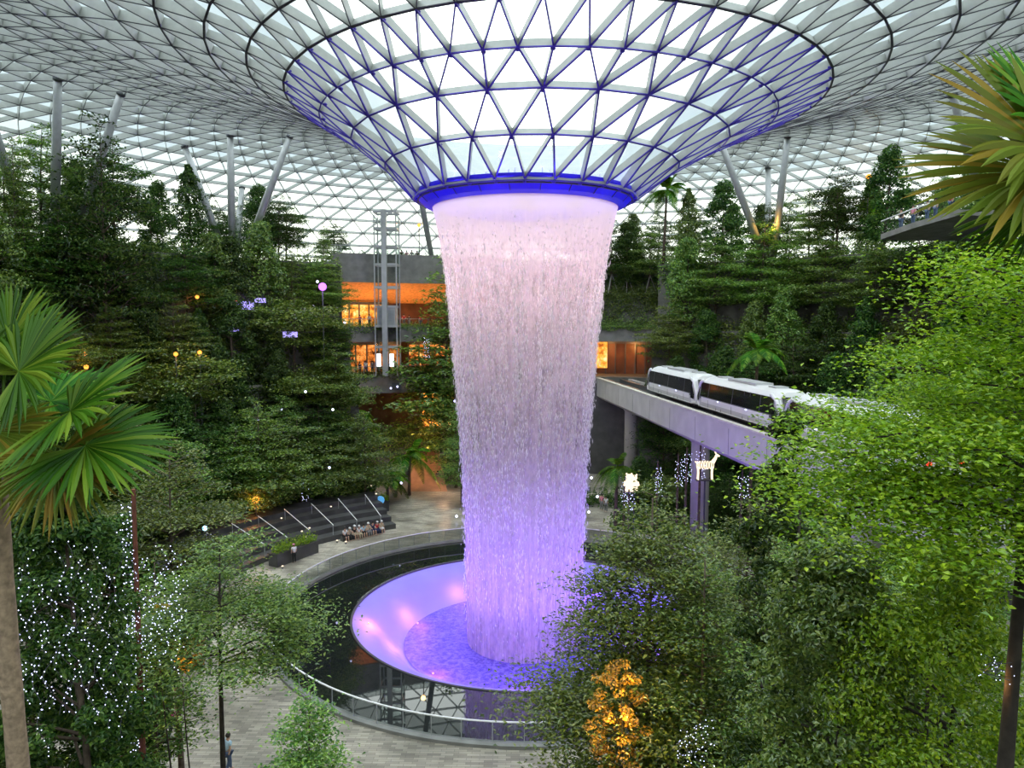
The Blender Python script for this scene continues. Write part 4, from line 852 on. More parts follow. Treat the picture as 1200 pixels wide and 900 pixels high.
for (Y0, Y1, lab, li) in ((27.2, 12.2, 'rear train car furthest along the bridge next to the waterfall', False), (11.4, -3.6, 'white train car in the middle of the bridge', False), (-4.4, -17.6, 'third train car mostly hidden behind the bright tree', True)):
    a, _, _ = arc_pt(Y0); b, _, _ = arc_pt(Y1); c = (a + b)/2; L = float(np.linalg.norm(a - b)); car((c[0], c[1], 12.62), math.atan2(b[1]-a[1], b[0]-a[0]), L, lab, li)
# ------------------------------------------------------------------ people
def skin_mesh(name, joints, bones, mat, sub=1):
    """one continuous body surface grown over joints {name: (xyz, radius)}"""
    keys = list(joints); me = bpy.data.meshes.new(name); me.from_pydata([joints[k][0] for k in keys], [(keys.index(a), keys.index(b)) for a, b in bones], [])
    o = bpy.data.objects.new(name, me); COL.objects.link(o); md = o.modifiers.new('s', 'SKIN'); sv = me.skin_vertices[0].data
    for i, k in enumerate(keys): r = joints[k][1]; sv[i].radius = (r, r) if np.isscalar(r) else r; sv[i].use_root = (i == 0)
    md.use_smooth_shade = True
    if sub: ss = o.modifiers.new('d', 'SUBSURF'); ss.levels = sub; ss.render_levels = sub
    bpy.context.view_layer.update(); dg = bpy.context.evaluated_depsgraph_get(); r = bpy.data.meshes.new_from_object(o.evaluated_get(dg)); r.name = name; r.polygons.foreach_set('use_smooth', np.ones(len(r.polygons), bool))
    bpy.data.objects.remove(o); r.materials.clear(); r.materials.append(mat); return r
def joints_for(pose):
    if pose == 'sit': J = dict(pelvis=((0, 0, .46), .13), waist=((0, -.02, .62), .115), chest=((0, .02, .82), .145), neck=((0, .05, .99), .055), head=((0, .08, 1.10), .085), crown=((0, .08, 1.21), .075),
        sl=((-.17, .02, .92), .06), el=((-.22, .12, .68), .045), hl=((-.12, .32, .60), .038), sr=((.17, .02, .92), .06), er=((.22, .12, .68), .045), hr=((.12, .32, .60), .038),
        tl=((-.10, .04, .46), .09), kl=((-.12, .44, .48), .065), al=((-.12, .48, .08), .042), fl=((-.13, .62, .04), .04), tr=((.10, .04, .46), .09), kr=((.12, .44, .48), .065), ar=((.12, .48, .08), .042), fr=((.13, .62, .04), .04))
    else:
        st = .22 if pose == 'walk' else .02; arm = .18 if pose == 'walk' else 0; lean = pose == 'lean'
        J = dict(pelvis=((0, 0, .95), .135), waist=((0, 0, 1.10), .115), chest=((0, .01, 1.32), .15), neck=((0, .02, 1.49), .055), head=((0, .04, 1.59), .085), crown=((0, .04, 1.69), .075),
        sl=((-.18, 0, 1.42), .06), el=((-.24, .02 + (.10 if lean else arm*.4), 1.16), .045), hl=((-.22, .12 + (.22 if lean else arm), (1.10 if lean else .90)), .036), sr=((.18, 0, 1.42), .06), er=((.24, (.12 if lean else -arm*.3), 1.16), .045), hr=((.22, (.34 if lean else .06 - arm), (1.10 if lean else .90)), .036),
        tl=((-.09, 0, .90), .095), kl=((-.10, st*.6 + .02, .50), .062), al=((-.10, st*.8, .08), .042), fl=((-.11, st*.8 + .15, .04), .04), tr=((.09, 0, .90), .095), kr=((.10, -st*.2 + .02, .50), .062), ar=((.10, -st*1.1, .10), .042), fr=((.11, -st*1.1 + .14, .04), .04))
    return J
BN = [('pelvis', 'waist'), ('waist', 'chest'), ('chest', 'neck'), ('neck', 'head'), ('head', 'crown'), ('chest', 'sl'), ('sl', 'el'), ('el', 'hl'), ('chest', 'sr'), ('sr', 'er'), ('er', 'hr'), ('pelvis', 'tl'), ('tl', 'kl'), ('kl', 'al'), ('al', 'fl'), ('pelvis', 'tr'), ('tr', 'kr'), ('kr', 'ar'), ('ar', 'fr')]
PM = {}
for pose in ('stand', 'walk', 'lean', 'sit'):
    J = joints_for(pose); b = skin_mesh('body', J, BN, M['skin'])
    up = {k: (J[k][0], J[k][1] + .02) for k in ('chest', 'waist', 'pelvis', 'sl', 'el', 'sr', 'er')}; up['el'] = (tuple(np.array(J['sl'][0])*.35 + np.array(J['el'][0])*.65), .06); up['er'] = (tuple(np.array(J['sr'][0])*.35 + np.array(J['er'][0])*.65), .06); up['pelvis'] = (J['pelvis'][0], J['pelvis'][1] + .012)
    s1 = skin_mesh('top', up, [('chest', 'waist'), ('waist', 'pelvis'), ('chest', 'sl'), ('sl', 'el'), ('chest', 'sr'), ('sr', 'er')], M['cloth'])
    lo = {k: (J[k][0], J[k][1] + .018) for k in ('pelvis', 'tl', 'kl', 'al', 'tr', 'kr', 'ar')}
    s2 = skin_mesh('trousers', lo, [('pelvis', 'tl'), ('tl', 'kl'), ('kl', 'al'), ('pelvis', 'tr'), ('tr', 'kr'), ('kr', 'ar')], M['cloth'])
    sh = {k: (J[k][0], J[k][1] + .018) for k in ('pelvis', 'tl', 'tr', 'kl', 'kr')}
    s3 = skin_mesh('shorts', sh, [('pelvis', 'tl'), ('tl', 'kl'), ('pelvis', 'tr'), ('tr', 'kr')], M['cloth'])
    hc = np.array(J['crown'][0]); h = MB(); h.ell(tuple(hc + np.array([0, -.02, -.03])), (.105, .115, .105), 12, 8); hm = h.mesh('hair'); hm.materials.append(M['hair'])
    hm.polygons.foreach_set('use_smooth', np.ones(len(hm.polygons), bool))
    ct = MB(); ct.ell(tuple(hc + np.array([0, -.01, -.01])), (.112, .122, .10), 12, 8); ct.box((hc[0], hc[1] + .13, hc[2] - .0), (.15, .12, .02)); cm = ct.mesh('cap'); cm.materials.append(M['cloth'])
    PM[pose] = (b, s1, s2, s3, hm, cm)
CN = {'white': (.75, .75, .75), 'black': (.012, .012, .015), 'red': (.55, .03, .03), 'navy': (.02, .03, .10), 'grey': (.22, .22, .23), 'pink': (.70, .25, .35), 'blue': (.06, .18, .50), 'beige': (.5, .42, .3), 'magenta': (.65, .03, .30), 'yellow': (.65, .5, .08), 'green': (.08, .25, .12), 'denim': (.08, .12, .22), 'pale blue': (.45, .65, .8)}
def person(loc, face, pose, top, low, label, group=None, shorts=False, cap=None):
    """face: direction the person looks, as a point"""
    dx, dy = face[0] - loc[0], face[1] - loc[1]; rz = math.atan2(dy, dx) - PI/2; e = empty('person', loc, rz); tag(e, label, 'person', group); b, s1, s2, s3, hm, cm = PM[pose]; s = random.uniform(.93, 1.04); e.scale = (s, s, s)
    for nm, me, c in (('body', b, None), ('top', s1, top), ('shorts' if shorts else 'trousers', s3 if shorts else s2, low), ('hair', hm, None)) + ((('cap', cm, cap),) if cap else ()):
        o = bpy.data.objects.new(nm, me); COL.objects.link(o); o.parent = e
        if c: o.color = (*CN[c], 1)
    return e
# ------------------------------------------------------------------ seating steps left of the pool
def steps():
    P = on(398, 632, 0); c = np.array([P[0], P[1], 0]); e = empty('seating_steps', c); ang = math.atan2(P[1], P[0]); tag(e, 'dark granite seating steps with lit edges beyond the left of the pool', 'steps')
    r0 = math.hypot(P[0], P[1]); a0, a1 = phi_of(*on(330, 648, 0)[:2]) - 26, phi_of(*on(452, 612, 0)[:2]) ; 
    for k in range(5):
        z = .46*(k + 1); rr = r0 + 1.15*k; m = MB(); m.lathe([(rr, z), (rr, 0.0 if k == 0 else z - .5), (rr + (1.3 if k < 4 else 2.2), 0.0 if k == 0 else z - .5), (rr + (1.3 if k < 4 else 2.2), z)], 40, deg(a0), deg(a1), c=(-c[0], -c[1], 0)); m.build('step', M['tread'], e)
    return e, r0, a0, a1
ST, SR0, SA0, SA1 = steps()
# handrails on the steps
for k in range(9):
    a = deg(SA0 + (SA1 - SA0)*(k + .4)/9); ro = np.array([math.sin(a), math.cos(a)]); p0 = ro*(SR0 + .1); p1 = ro*(SR0 + 3.8); e = empty('handrail', (p0[0], p0[1], .46)); tag(e, 'sloping steel handrail on the seating steps, %s from the sitting group' % ORD[8 - k], 'handrail', 'step handrails')
    d = np.array([p1[0]-p0[0], p1[1]-p0[1], 1.38]); m = MB(); m.tube([(0, 0, .95), d*.5 + np.array([0, 0, .95]), d + np.array([0, 0, .95])], .035, 8); m.build('rail', M['white_metal'], e)
    for q in (0.02, .98): m = MB(); m.tube([d*q, d*q + np.array([0, 0, .95])], .03, 6); m.build('post', M['steel'], e)
# small step lamps
for k, (px, py) in enumerate(((331, 662), (354, 633), (363, 629), (395, 632), (388, 600), (358, 618), (385, 578), (435, 580), (441, 590), (405, 618), (330, 614))):
    p = on(px, py, .3 if py > 625 else 1.5); rr = math.hypot(p[0], p[1]); kk = min(4, max(-1, int((rr - SR0)/1.15))); z = .46*(kk + 1) if rr > SR0 else 0.0
    e = empty('step_lamp', (p[0], p[1], z)); tag(e, 'small warm lamp glowing on the seating steps, %s of the scattered ones' % ORD[k], 'lamp', 'step lamps'); m = MB(); m.tube([(0, 0, 0), (0, 0, .16)], .08, 10); m.build('lamp_body', M['dark_steel'], e); m = MB(); m.ell((0, 0, .2), (.10, .10, .06), 10, 5); m.build('lamp_glass', M['led_warm'], e)
# planters behind the plaza with dark stone fronts
for (px, py, w_, lab) in ((345, 655, 4.6, 'dark stone planter bench beside the person in white'), (437, 600, 3.2, 'dark stone block at the end of the seating steps')):
    p = on(px, py, 0); e = empty('planter_bench', p, math.atan2(p[1], p[0]) + PI/2); tag(e, lab, 'planter'); m = MB(); m.box((0, 0, .5), (w_, 1.0, 1.0)); m.box((0, 0, 1.03), (w_ + .15, 1.1, .08)); m.build('stone_box', M['tread'], e)
    n = 900; C = np.stack([rng.uniform(-w_/2, w_/2, n), rng.uniform(-.5, .5, n), 1.1 + np.abs(rng.normal(0, .35, n))], 1); m = MB(); m.leaves(C, rng.normal(size=(n, 3))*.5 + np.array([0, 0, 1]), .2); m.build('planting', M['leaf_bright'], e)
# people sitting in a row at the foot of the steps
cols = [('white', 'black', 'black'), ('beige', 'black', 'white'), ('black', 'beige', 'white'), ('white', 'beige', 'white'), ('pale blue', 'black', None), ('beige', 'grey', 'white'), ('navy', 'navy', None), ('red', 'navy', 'white'), ('beige', 'white', 'white')]
b0 = on(404, 634, .0); b1 = on(447, 624, .0)
be = empty('stone_bench', ((b0[0]+b1[0])/2, (b0[1]+b1[1])/2, 0), math.atan2(b1[1]-b0[1], b1[0]-b0[0])); tag(be, 'low dark stone bench carrying the row of sitting people', 'bench'); m = MB(); m.box((0, .12, .19), (float(np.linalg.norm(b1-b0)) + .5, .5, .38)); m.build('seat', M['tread'], be)
for k in range(9):
    p = b0 + (b1 - b0)*k/8; c_ = cols[k]; person((p[0], p[1], 0), (p[0]*.6, p[1]*.6), 'sit', c_[0], c_[1], 'seated person in %s%s, %s from left on the stone bench' % (c_[0], ' with white cap' if c_[2] == 'white' else '', ORD[k]), 'people sitting by the pool', k % 2 == 0, 'white' if c_[2] == 'white' else None)
def walker(px, py, z, pose, top, low, label, face=None, **k):
    p = on(px, py, z) if py is not None else px; return person((p[0], p[1], z), face or (0, 0), pose, top, low, label, None, **k)
walker(345, 660, 0, 'stand', 'white', 'black', 'person in a white shirt standing by the planter beyond the pool', (-30, 20), cap='pink')
walker(513, 568, 0, 'walk', 'navy', 'navy', 'person in dark clothes walking on the path toward the shops', (0, 0))
walker(307, 792, 0, 'stand', 'black', 'black', 'person in black with a red cap at the near edge of the pool', (0, 0), cap='red')
walker(203, 868, 0, 'walk', 'magenta', 'navy', 'person in a magenta top walking on the near plaza', (10, -30))
walker(189, 866, 0, 'stand', 'white', 'black', 'person in a white top beside the one in magenta', (10, -30))
walker(176, 838, 0, 'stand', 'black', 'blue', 'person in a black top and blue trousers by the lit planter', (-20, -30))
walker(268, 905, 0, 'walk', 'pale blue', 'denim', 'person in pale blue at the bottom edge of the plaza', (0, 0))
walker(705, 598, 0, 'stand', 'pink', 'grey', 'person in pink right of the waterfall under the bridge', (0, 0))
walker(710, 600, 0, 'stand', 'white', 'grey', 'person in white beside the one in pink under the bridge', (0, 0))
# people at the balcony rails
def rail_people(pxs, r, z, colors, lab, grp):
    for k, px in enumerate(pxs):
        q = at(px, 400, 96); a = math.atan2(q[0], q[1]); a = math.atan2((px - 615)/870*(50 + r*math.cos(a)), r*math.cos(a)); rr = r + random.uniform(0, .5); c_ = colors[k % len(colors)]
        person((rr*math.sin(a), rr*math.cos(a), z), (0, 0), random.choice(['stand', 'lean', 'stand']), c_, random.choice(['black', 'grey', 'denim']), 'person in %s %s, %s from left' % (c_, lab, ORD[k]), grp)
rail_people([421, 428, 436, 443, 456, 462, 471, 477, 484, 489, 495, 500, 505, 509], 48.3, 13.2, ['black', 'white', 'grey', 'black', 'navy', 'beige', 'black', 'grey', 'blue', 'white', 'red', 'pink', 'white', 'beige'], 'leaning at the gallery railing', 'people at the gallery railing')
rail_people([422, 433, 454, 468, 474, 480, 494], 48.7, 19.2, ['red', 'white', 'black', 'pink', 'red', 'black', 'red'], 'at the upper balcony railing', 'people at the upper balcony railing')
rail_people([472, 478, 484, 490], 49.6, 27.5, ['black', 'pink', 'grey', 'black'], 'at the top deck parapet beside the lift', 'people on the top deck')
# ------------------------------------------------------------------ ramp and path to the shops
m = MB(); A0, A1 = at(497, 545, 86), at(489, 505, 97); w_ = 1.7
m.add([[A0[0]-w_, 36, .02], [A0[0]+w_+1, 36, .02], [A1[0]+w_, 51.5, 5.6], [A1[0]-w_, 51.5, 5.6], [A0[0]-w_, 36, -.2], [A0[0]+w_+1, 36, -.2], [A1[0]+w_, 51.5, 4.9], [A1[0]-w_, 51.5, 4.9]], [[0,1,2,3],[7,6,5,4],[0,4,5,1],[1,5,6,2],[2,6,7,3],[3,7,4,0]])
m.build('path', pbr('path_terracotta', (.42, .24, .15), .7, 0, .15, 1.5)); tag(bpy.data.objects['path'], kind='structure')
tag(arcbox('floor_hall', -17, -8.5, 50, 54, 5.2, 5.6, M['stone']), kind='structure')
# ------------------------------------------------------------------ signs, cameras and boxes
e = empty('blue_sign', on(446, 607, 0)); tag(e, 'round pale blue sign on a short post beside the sitting people', 'sign'); m = MB(); m.tube([(0, 0, 0), (0, 0, 1.5)], .06, 8); m.build('post', M['steel'], e); m = MB(); m.tube([(0, -.03, 1.85), (0, .03, 1.85)], .42, 24); m.build('disc', pbr('sign_blue', (.12, .42, .72), .4, 0, .05, 1, 0, (.12, .45, .9), .5), e)
p = at(464, 452, 95.0); e = empty('speaker_box', (p[0], p[1] - .6, p[2] - .45)); tag(e, 'dark equipment box with two small lamps on the gallery front', 'box'); m = MB(); m.box((0, 0, .45), (1.5, .5, .85)); m.build('housing', M['dark_steel'], e)
for sx in (-.5, .35): m = MB(); m.ell((sx, -.3, .2 if sx < 0 else .4), .12, 8, 5); m.build('lamp', M['led_white'], e)
# round violet lamp, orange lamps, uplight
def lampthing(name, px, py, d, r, mat, lab, post=True, e_=0, col=(1, 1, 1)):
    p = at(px, py, d); g = ground_z(p[0], p[1]); e = empty(name, (p[0], p[1], g if post else p[2] - r)); tag(e, lab, 'lamp'); h = p[2] - g if post else r
    if post: m = MB(); m.tube([(0, 0, 0), (0, 0, h)], .07, 8); m.build('post', M['dark_steel'], e)
    else: m = MB(); m.tube([(0, 0, -.3), (0, 0, .1)], .06, 8); m.build('bracket', M['dark_steel'], e)
    m = MB(); m.ell((0, 0, h), r, 14, 8); m.build('globe', mat, e)
    if e_: l = bpy.data.lights.new('lamp_light', 'POINT'); l.color = col; l.energy = e_; l.shadow_soft_size = r*1.3; o = bpy.data.objects.new('lamp_light', l); COL.objects.link(o); o.location = (p[0], p[1] - r*1.6, p[2])
lampthing('stage_lamp', 378, 336, 80, .42, M['lamp_violet'], 'bright violet lamp on a post left of the golden shopfront', True, 260, (.6, .3, 1))
lampthing('garden_lamp', 1018, 207, 84, .30, M['lamp_orange'], 'orange lamp among the trees on the right top deck', True, 300, (1, .5, .15))
lampthing('garden_lamp', 491, 264, 101, .25, M['lamp_orange'], 'orange lamp behind the column left of the collar', True, 150, (1, .5, .15))
lampthing('lantern', 300, 586, 66, .34, M['lamp_orange'], 'orange lantern glowing under the bright tree behind the steps', True, 350, (1, .35, .08))
lampthing('garden_lamp', 240, 619, 40, .13, glow('lamp_blue', (.3, .65, 1), 10), 'small blue lamp in the trees above the left plaza', True)
lampthing('garden_lamp', 461, 583, 84, .22, M['lamp_orange'], 'amber bollard lamp beside the path', True, 60, (1, .6, .2))
for i, (px, py, d) in enumerate(((101, 430, 62), (99, 415, 63), (206, 415, 66), (234, 413, 68), (231, 348, 76), (272, 358, 80))):
    lampthing('window_lamp', px, py, d, .19, M['lamp_orange'], 'orange glow between the left trees, %s from the left' % ORD[i], True, 50, (1, .45, .1))
# violet and orange lit displays deep in the left terraces
for i, (px, py, d, w_, h_, mt) in enumerate(((162, 367, 74, 1.6, 1.4, 'v'), (187, 372, 75, .9, 1.3, 'v'), (286, 358, 80, 2.2, .9, 'v'), (340, 392, 80, 1.6, .6, 'v'), (268, 360, 80, 2.0, 1.9, 'o'), (243, 350, 79, 1.0, .5, 'o'), (275, 390, 78, .9, 1.0, 'v'), (305, 352, 81, 1.2, .5, 'v'))):
    p = at(px, py, d); r = math.hypot(p[0], p[1]); m = MB(); m.box((0, 0, 0), (w_, .12, h_)); e = m.build('lit_display', glow('panel_violet', (.42, .36, 1), 1.6) if mt == 'v' else glow('panel_orange', (.8, .22, .05), 1.1)); e.location = tuple(p); e.rotation_euler = (0, 0, math.atan2(p[1], p[0]) - PI/2)
    tag(e, '%s lit panel glimpsed through the left terrace trees, %s one' % ('violet' if mt == 'v' else 'orange', ORD[i]), 'display', 'lit panels behind the trees')
# ------------------------------------------------------------------ fairy lights
def spiral(name, px, d, y0, y1, r, turns, n, lab, mat='led_white', size=.035, jit=.05):
    a = at(px, y0, d); b = at(px, y1, d); z0, z1 = sorted((a[2], b[2])); g = ground_z(a[0], a[1]); z0 = max(z0, g + .1)
    t = np.linspace(0, 1, n); A_ = t*turns*2*PI; C = np.stack([r*np.cos(A_), r*np.sin(A_), (z1-z0)*t], 1); e = empty(name, (a[0], a[1], z0)); tag(e, lab, 'string lights', 'fairy lights')
    m = MB(); m.tube(C[::2] if n > 40 else C, .008, 3, False); m.build('wire', M['flange'], e); m = MB(); m.octs(C + rng.normal(size=C.shape)*jit, size); tag(m.build('bulbs', M[mat], e), kind='stuff')
    return e
def trunkpost(px, d, ytop, lab, mat='bark', r=.1):
    g = ground_at(px, d); h = ztop(ytop, d) - g[2]; e = empty('bare_trunk', g); tag(e, lab, 'tree trunk'); m = MB(); m.tube([(0, 0, 0), (0, 0, h*.5), (.05, 0, h)], [r, r*.8, r*.5], 8); m.build('trunk', M[mat], e)
pbr_red = M['bark_red'] = pbr('red_bark', (.16, .05, .03), .8, 0, .3, 5)
trunkpost(149, 19.5, 575, 'thin reddish trunk wrapped in fairy lights beside the dark tree', 'bark_red', .11)
spiral('fairy_lights', 149, 19.5, 590, 900, .15, 36, 260, 'fairy lights wound around the thin reddish trunk', 'led_white', .018, .03)
def hanging(name, px0, px1, py0, py1, d, dd, n, lab, mat='led_white', size=.022, strands=9):
    """strings of small bulbs hung through a crown"""
    c = at((px0+px1)/2, py0, d); e = empty(name, c); tag(e, lab, 'string lights', 'fairy lights'); wires = MB(); Cs = []
    for k in range(strands):
        px = px0 + (px1-px0)*(k + .5)/strands; dk = d + dd*random.uniform(-1, 1); a = at(px, py0 + random.uniform(0, .3)*(py1-py0), dk) - c; b = at(px + random.uniform(-.1, .1)*(px1-px0), py1 - random.uniform(0, .3)*(py1-py0), dk) - c
        b[0], b[1] = a[0] + (b[0]-a[0])*.3, a[1]; m_ = n//strands; t = np.linspace(0, 1, m_)[:, None]; C = a + (b-a)*t + np.stack([.12*np.sin(t[:, 0]*19 + k), .12*np.cos(t[:, 0]*15 + k), 0*t[:, 0]], 1); wires.tube(C, .006, 3, False); Cs.append(C + rng.normal(size=C.shape)*.03)
    wires.build('wire', M['flange'], e); m = MB(); m.octs(np.concatenate(Cs), size); tag(m.build('bulbs', M[mat], e), kind='stuff')
hanging('fairy_lights', 12, 140, 620, 895, 15.2, .25, 330, 'curtain of cool white fairy lights on the dark dense tree at the left', 'led_white', .015, 13)
hanging('fairy_lights', 150, 215, 640, 790, 19.0, .8, 260, 'cool white fairy lights in the olive tree right of the dark tree', 'led_white', .016, 9)
hanging('fairy_lights', 125, 175, 700, 830, 20.5, .3, 140, 'fairy lights scattered low behind the reddish trunk', 'led_white', .016, 6)
hanging('fairy_lights', 795, 835, 840, 900, 17.2, .3, 70, 'fairy lights low in the dark right of the amber lit tree', 'led_white', .014, 4)
hanging('fairy_lights', 1158, 1175, 770, 800, 9.0, .1, 26, 'tiny string of lights beside the trunk in the lower right corner', 'led_white', .007, 3)
for i, (px, d, y0, y1) in enumerate(((733, 68, 555, 590), (772, 66, 548, 580), (796, 64, 540, 570), (806, 63, 532, 565), (872, 56, 558, 585), (822, 62, 528, 560), (738, 60, 578, 600), (560, 88, 560, 600), (357, 72, 565, 590), (500, 92, 395, 420))):
    spiral('fairy_lights', px, d, y0, y1, .30, 8, 44, 'violet-white lights wound on a trunk %s' % ('under the bridge, %s from the left' % ORD[i] if i < 7 else ('left of the path', 'beside the waterfall foot', 'on the gallery edge')[i-7]), 'led_white', .032, .09)
    if i < 9: trunkpost(px, d, y0 - 8, 'slim lit trunk %s' % ('under the bridge, %s from the left' % ORD[i] if i < 7 else ('beside the waterfall foot', 'left of the path')[i-7]), 'bark', .14)
# reindeer made of lights and two lit bears standing under the bridge
def tubes(B, segs, r):
    for s_ in segs: B.tube(s_, r, 6)
def reindeer(px, py, d, s, lab):
    p = at(px, py, d); g = ground_z(p[0], p[1]); e = empty('light_reindeer', (p[0], p[1], p[2])); tag(e, lab, 'light sculpture', 'light sculptures under the bridge'); e.scale = (s, s, s)
    B = MB(); m = MB()
    for q in np.linspace(-.55, .55, 7):
        r = .30*(1 - .25*abs(q)); A_ = np.linspace(0, 2*PI, 12); m.tube([(q, r*.8*math.cos(a), 1.05 + r*math.sin(a)) for a in A_], .03, 5)
    for (x, y) in ((-.5, .15), (-.5, -.15), (.5, .15), (.5, -.15)): m.tube([(x, y, .95), (x*.96, y, .5), (x, y, 0)], .045, 6)
    m.tube([(.5, 0, 1.2), (.72, 0, 1.55), (.78, 0, 1.75)], [.16, .11, .09], 8); m.tube([(.74, 0, 1.78), (1.0, 0, 1.68)], [.11, .06], 8); m.tube([(-.6, 0, 1.2), (-.72, 0, 1.3)], .05, 5); m.build('body', M['led_warm'], e)
    for sy in (-1, 1):
        a = MB(); a.tube([(.74, .05*sy, 1.85), (.66, .22*sy, 2.1), (.74, .30*sy, 2.4)], .035, 5); a.tube([(.67, .2*sy, 2.08), (.88, .26*sy, 2.25)], .03, 5); a.tube([(.70, .26*sy, 2.25), (.55, .34*sy, 2.42)], .03, 5); a.build('antler', M['led_warm'], e)
    h = p[2] - g; k = MB(); k.box((0, 0, -.04), (1.3, .5, .06)); k.tube([(0, 0, -.05), (0, 0, -h/s)], .06, 8); k.build('stand', M['flange'], e)
def bear(px, py, d, s, lab):
    p = at(px, py, d); g = ground_z(p[0], p[1]); e = empty('light_bear', p); tag(e, lab, 'light sculpture', 'light sculptures under the bridge'); e.scale = (s, s, s); m = MB()
    m.ell((0, 0, .75), (.42, .34, .55), 12, 7); m.ell((0, -.05, 1.45), (.32, .28, .28), 12, 7)
    for sx in (-1, 1): m.ell((.24*sx, 0, 1.72), .10, 8, 5); m.tube([(.2*sx, 0, .4), (.22*sx, -.05, 0)], [.17, .13], 8); m.tube([(.35*sx, 0, 1.0), (.48*sx, -.12, .6)], [.12, .09], 8)
    m.build('body', M['led_warm'], e); h = p[2] - g; k = MB(); k.box((0, 0, -.04), (.8, .5, .06)); k.tube([(0, 0, -.05), (0, 0, -h/s)], .06, 8); k.build('stand', M['flange'], e)
reindeer(826, 562, 60, 1.15, 'glowing reindeer figure under the bridge left of the column')
reindeer(820, 538, 66, .9, 'smaller glowing animal figure above and behind the reindeer')
bear(737, 576, 60, .85, 'left one of two glowing bear figures right of the waterfall'); bear(743, 576, 60, .8, 'right one of two glowing bear figures right of the waterfall')
# scattered point lights among the trees
pts = [(64, 402), (142, 428), (155, 428), (268, 455), (302, 492), (358, 459), (390, 480), (404, 378), (270, 525), (402, 605), (425, 600), (440, 585), (372, 330), (430, 548), (470, 566), (533, 470), (545, 515), (545, 560), (535, 605), (693, 560), (690, 600), (700, 582), (270, 440), (330, 480), (405, 540), (386, 548), (378, 588), (415, 570)]
for i, (px, py) in enumerate(pts):
    d = 74 if px < 400 else 84 if px < 550 else 72
    p = at(px, py, d); p = on(px, py, .45) if p[2] < .4 else p; e = empty('spot_lamp', p); tag(e, 'tiny cool white spotlight between the trees%s' % (' on the left terraces' if px < 400 else ' near the path and the waterfall' if px < 560 else ' right of the waterfall foot'), 'lamp', 'tiny spotlights, %s' % ('left' if px < 400 else 'middle' if px < 560 else 'right'))
    m = MB(); m.ell((0, 0, 0), .13, 8, 5); m.build('lens', M['led_white'], e); m = MB(); m.tube([(0, .1, 0), (0, .45, -.1)], .05, 6); m.build('arm', M['dark_steel'], e)
# right hand viewing deck
def deck():
    a = at(1032, 276, 64); b = at(1125, 262, 56); e = empty('viewing_deck', a); tag(e, 'pale curved viewing deck jutting out above the right forest', 'deck'); c = b - a; c[2] = 0; n = np.array([-c[1], c[0], 0]); n /= np.linalg.norm(n); n = -n if n[0] < 0 else n
    m = MB(); P = [(0, 0, .1), tuple(c*.5 + np.array([-.5, 0, .5])), tuple(c + np.array([0, 0, 1.0])), tuple(c + n*12 + np.array([0, 0, 1.0])), tuple(n*12 + np.array([0, 0, .2]))]
    P = np.array(P); m.add(np.concatenate([P, P - np.array([0, 0, .45])]), [[0,1,6,5],[1,2,7,6],[2,3,8,7],[3,4,9,8],[4,0,5,9]], [[0,1,2],[0,2,3],[0,3,4],[5,7,6],[5,8,7],[5,9,8]]); m.build('slab', M['stone_pale'], e)
    m = MB(); m.add([P[0], P[1], P[2], P[2] + [0, 0, 1.05], P[1] + [0, 0, 1.05], P[0] + [0, 0, 1.05]], [[0,1,4,5],[1,2,3,4]]); m.build('glass_panel', M['glass_rail'], e)
    m = MB(); m.tube([P[0] + [0, 0, 1.08], P[1] + [0, 0, 1.08], P[2] + [0, 0, 1.08]], .05, 6); m.build('top_rail', M['white_metal'], e)
    for k, (t, cc) in enumerate(((.18, 'black'), (.34, 'pink'), (.52, 'green'), (.62, 'white'), (.8, 'red'))):
        z = .2 + t*.8 if t < .5 else .5 + (t - .5); person((a[0] + c[0]*t + n[0]*.7, a[1] + c[1]*t + n[1]*.7, a[2] + .1 + .9*t), (0, 0), 'stand', cc, 'denim', 'person in a %s top on the right viewing deck' % cc, 'people on the viewing deck')
deck()
# floor uplights for the amber trees and the column
for (px, py, d, e_, c_) in ((725, 850, 18.6, 90, (1, .62, .12)), (745, 800, 18.8, 60, (1, .62, .12)), (168, 760, 21.8, 60, (1, .66, .15)), (208, 780, 21.2, 40, (1, .66, .15)), (905, 268, 84, 200, (1, .5, .1)), (1165, 800, 9.2, 6, (1, .5, .15)), (490, 520, 88, 500, (1, .45, .15)), (520, 560, 84, 160, (1, .55, .3)), (175, 822, 27, 60, (1, .6, .3)), (330, 640, 68, 60, (1, .6, .3))):
    l = bpy.data.lights.new('uplight', 'POINT'); l.color = c_; l.energy = e_; l.shadow_soft_size = .12; o = bpy.data.objects.new('uplight', l); COL.objects.link(o); o.location = tuple(at(px, py, d))
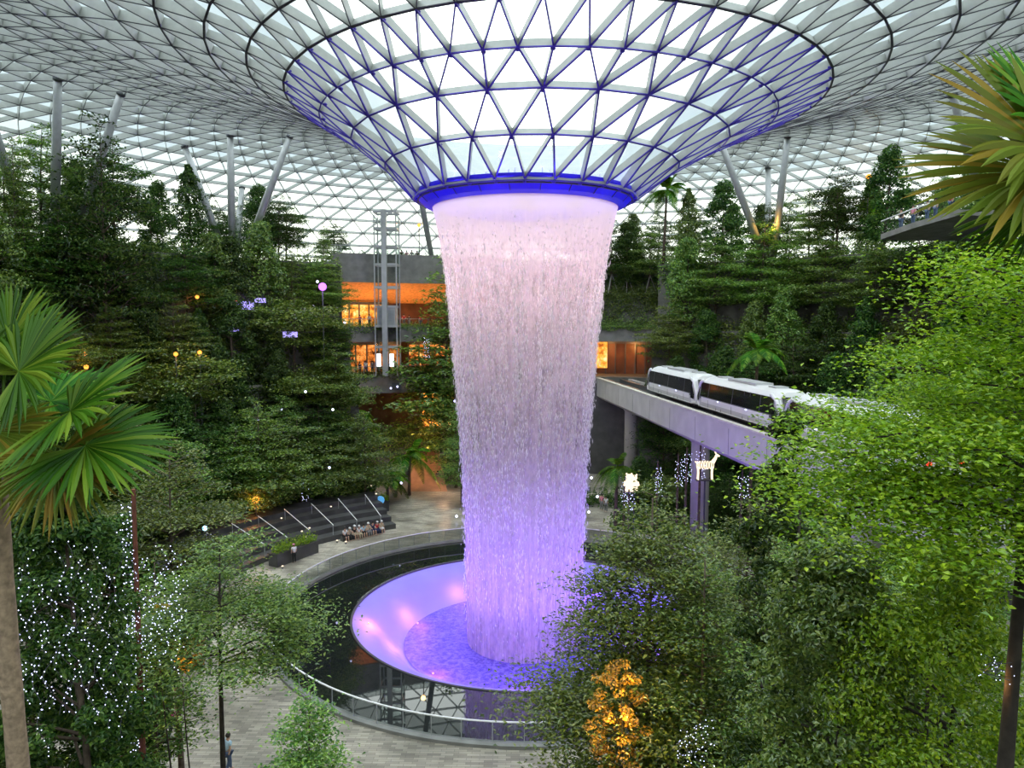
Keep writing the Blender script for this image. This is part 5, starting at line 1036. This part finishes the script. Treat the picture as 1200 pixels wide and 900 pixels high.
# ------------------------------------------------------------------ sky and lamps
w = bpy.data.worlds.new('sky'); sc.world = w; w.use_nodes = True; t = w.node_tree; t.nodes.clear()
o = t.nodes.new('ShaderNodeOutputWorld'); bg = t.nodes.new('ShaderNodeBackground'); tc = t.nodes.new('ShaderNodeTexCoord'); sp = t.nodes.new('ShaderNodeSeparateXYZ')
t.links.new(tc.outputs['Generated'], sp.inputs[0]); cr = t.nodes.new('ShaderNodeValToRGB')
cr.color_ramp.elements[0].position = .0; cr.color_ramp.elements[0].color = (.80, .79, .69, 1)
cr.color_ramp.elements[1].position = .75; cr.color_ramp.elements[1].color = (.98, 1.06, 1.12, 1)
t.links.new(sp.outputs[2], cr.inputs[0]); t.links.new(cr.outputs[0], bg.inputs[0]); bg.inputs[1].default_value = 3.7; t.links.new(bg.outputs[0], o.inputs[0])
def lamp(typ, loc, col, e, **k):
    l = bpy.data.lights.new('light', typ); l.color = col; l.energy = e
    tgt = k.pop('target', None)
    for a, b in k.items(): setattr(l, a, b)
    ob = bpy.data.objects.new('light', l); COL.objects.link(ob); ob.location = tuple(float(c) for c in loc)
    if tgt is not None: ob.rotation_euler = (Vector(tgt) - Vector(ob.location)).to_track_quat('-Z', 'Y').to_euler()
    return ob
for k in range(10):                           # violet floods at the basin rim wash the fall
    a = 2*PI*(k + .5)/10; lamp('SPOT', (10.9*math.sin(a), 10.9*math.cos(a), .15), (.30, .16, 1.0), 2600, target=(0, 0, 6), spot_size=1.15, spot_blend=.8, shadow_soft_size=.4)
lamp('POINT', (0, 0, 23.5), (1.0, .60, .60), 1500, shadow_soft_size=2.2)      # unseen rosy lamp added inside the fall to make its top glow
for k in range(10):                           # violet lamps in the basin
    a = 2*PI*k/10; lamp('POINT', (8.6*math.sin(a), 8.6*math.cos(a), -1.0), (.24, .10, 1.0), 300, shadow_soft_size=.5)
for k in range(12):                           # blue lamps under the funnel edge light the collar
    a = 2*PI*(k + .5)/12; lamp('SPOT', (8.6*math.sin(a), 8.6*math.cos(a), 25.6), (.16, .08, 1.0), 230, target=(6.9*math.sin(a), 6.9*math.cos(a), 27.8), spot_size=1.5, spot_blend=.6, shadow_soft_size=.2)
# shop lighting on the balconies
for (a, r, z, e) in ((-26, 51, 20.4, 420), (-22, 51, 20.4, 420), (-18, 51, 20.4, 420), (-13, 51, 20.4, 420), (-26, 51.5, 16.6, 200), (-20, 51.5, 16.6, 200), (-14, 51.5, 16.6, 200), (-12, 50.5, 9, 900), (-9, 46, 8, 350), (12, 53, 16.5, 260), (16, 53, 16.5, 260)):
    lamp('POINT', (r*math.sin(deg(a)), r*math.cos(deg(a)), z), (1.0, .42, .12), e, shadow_soft_size=.5)
vs = sc.view_settings; sc.display_settings.display_device = 'sRGB'; vs.view_transform = 'Standard'; vs.look = 'None'; vs.exposure = 0.0; vs.gamma = 1.0; vs.use_curve_mapping = False
cy = sc.cycles; cy.max_bounces = 6; cy.diffuse_bounces = 3; cy.glossy_bounces = 3; cy.transmission_bounces = 3; cy.volume_bounces = 1; cy.transparent_max_bounces = 14
cy.use_denoising = True; cy.sample_clamp_indirect = 6.0; cy.caustics_reflective = False; cy.caustics_refractive = False
cy.use_adaptive_sampling = True; cy.adaptive_threshold = .02
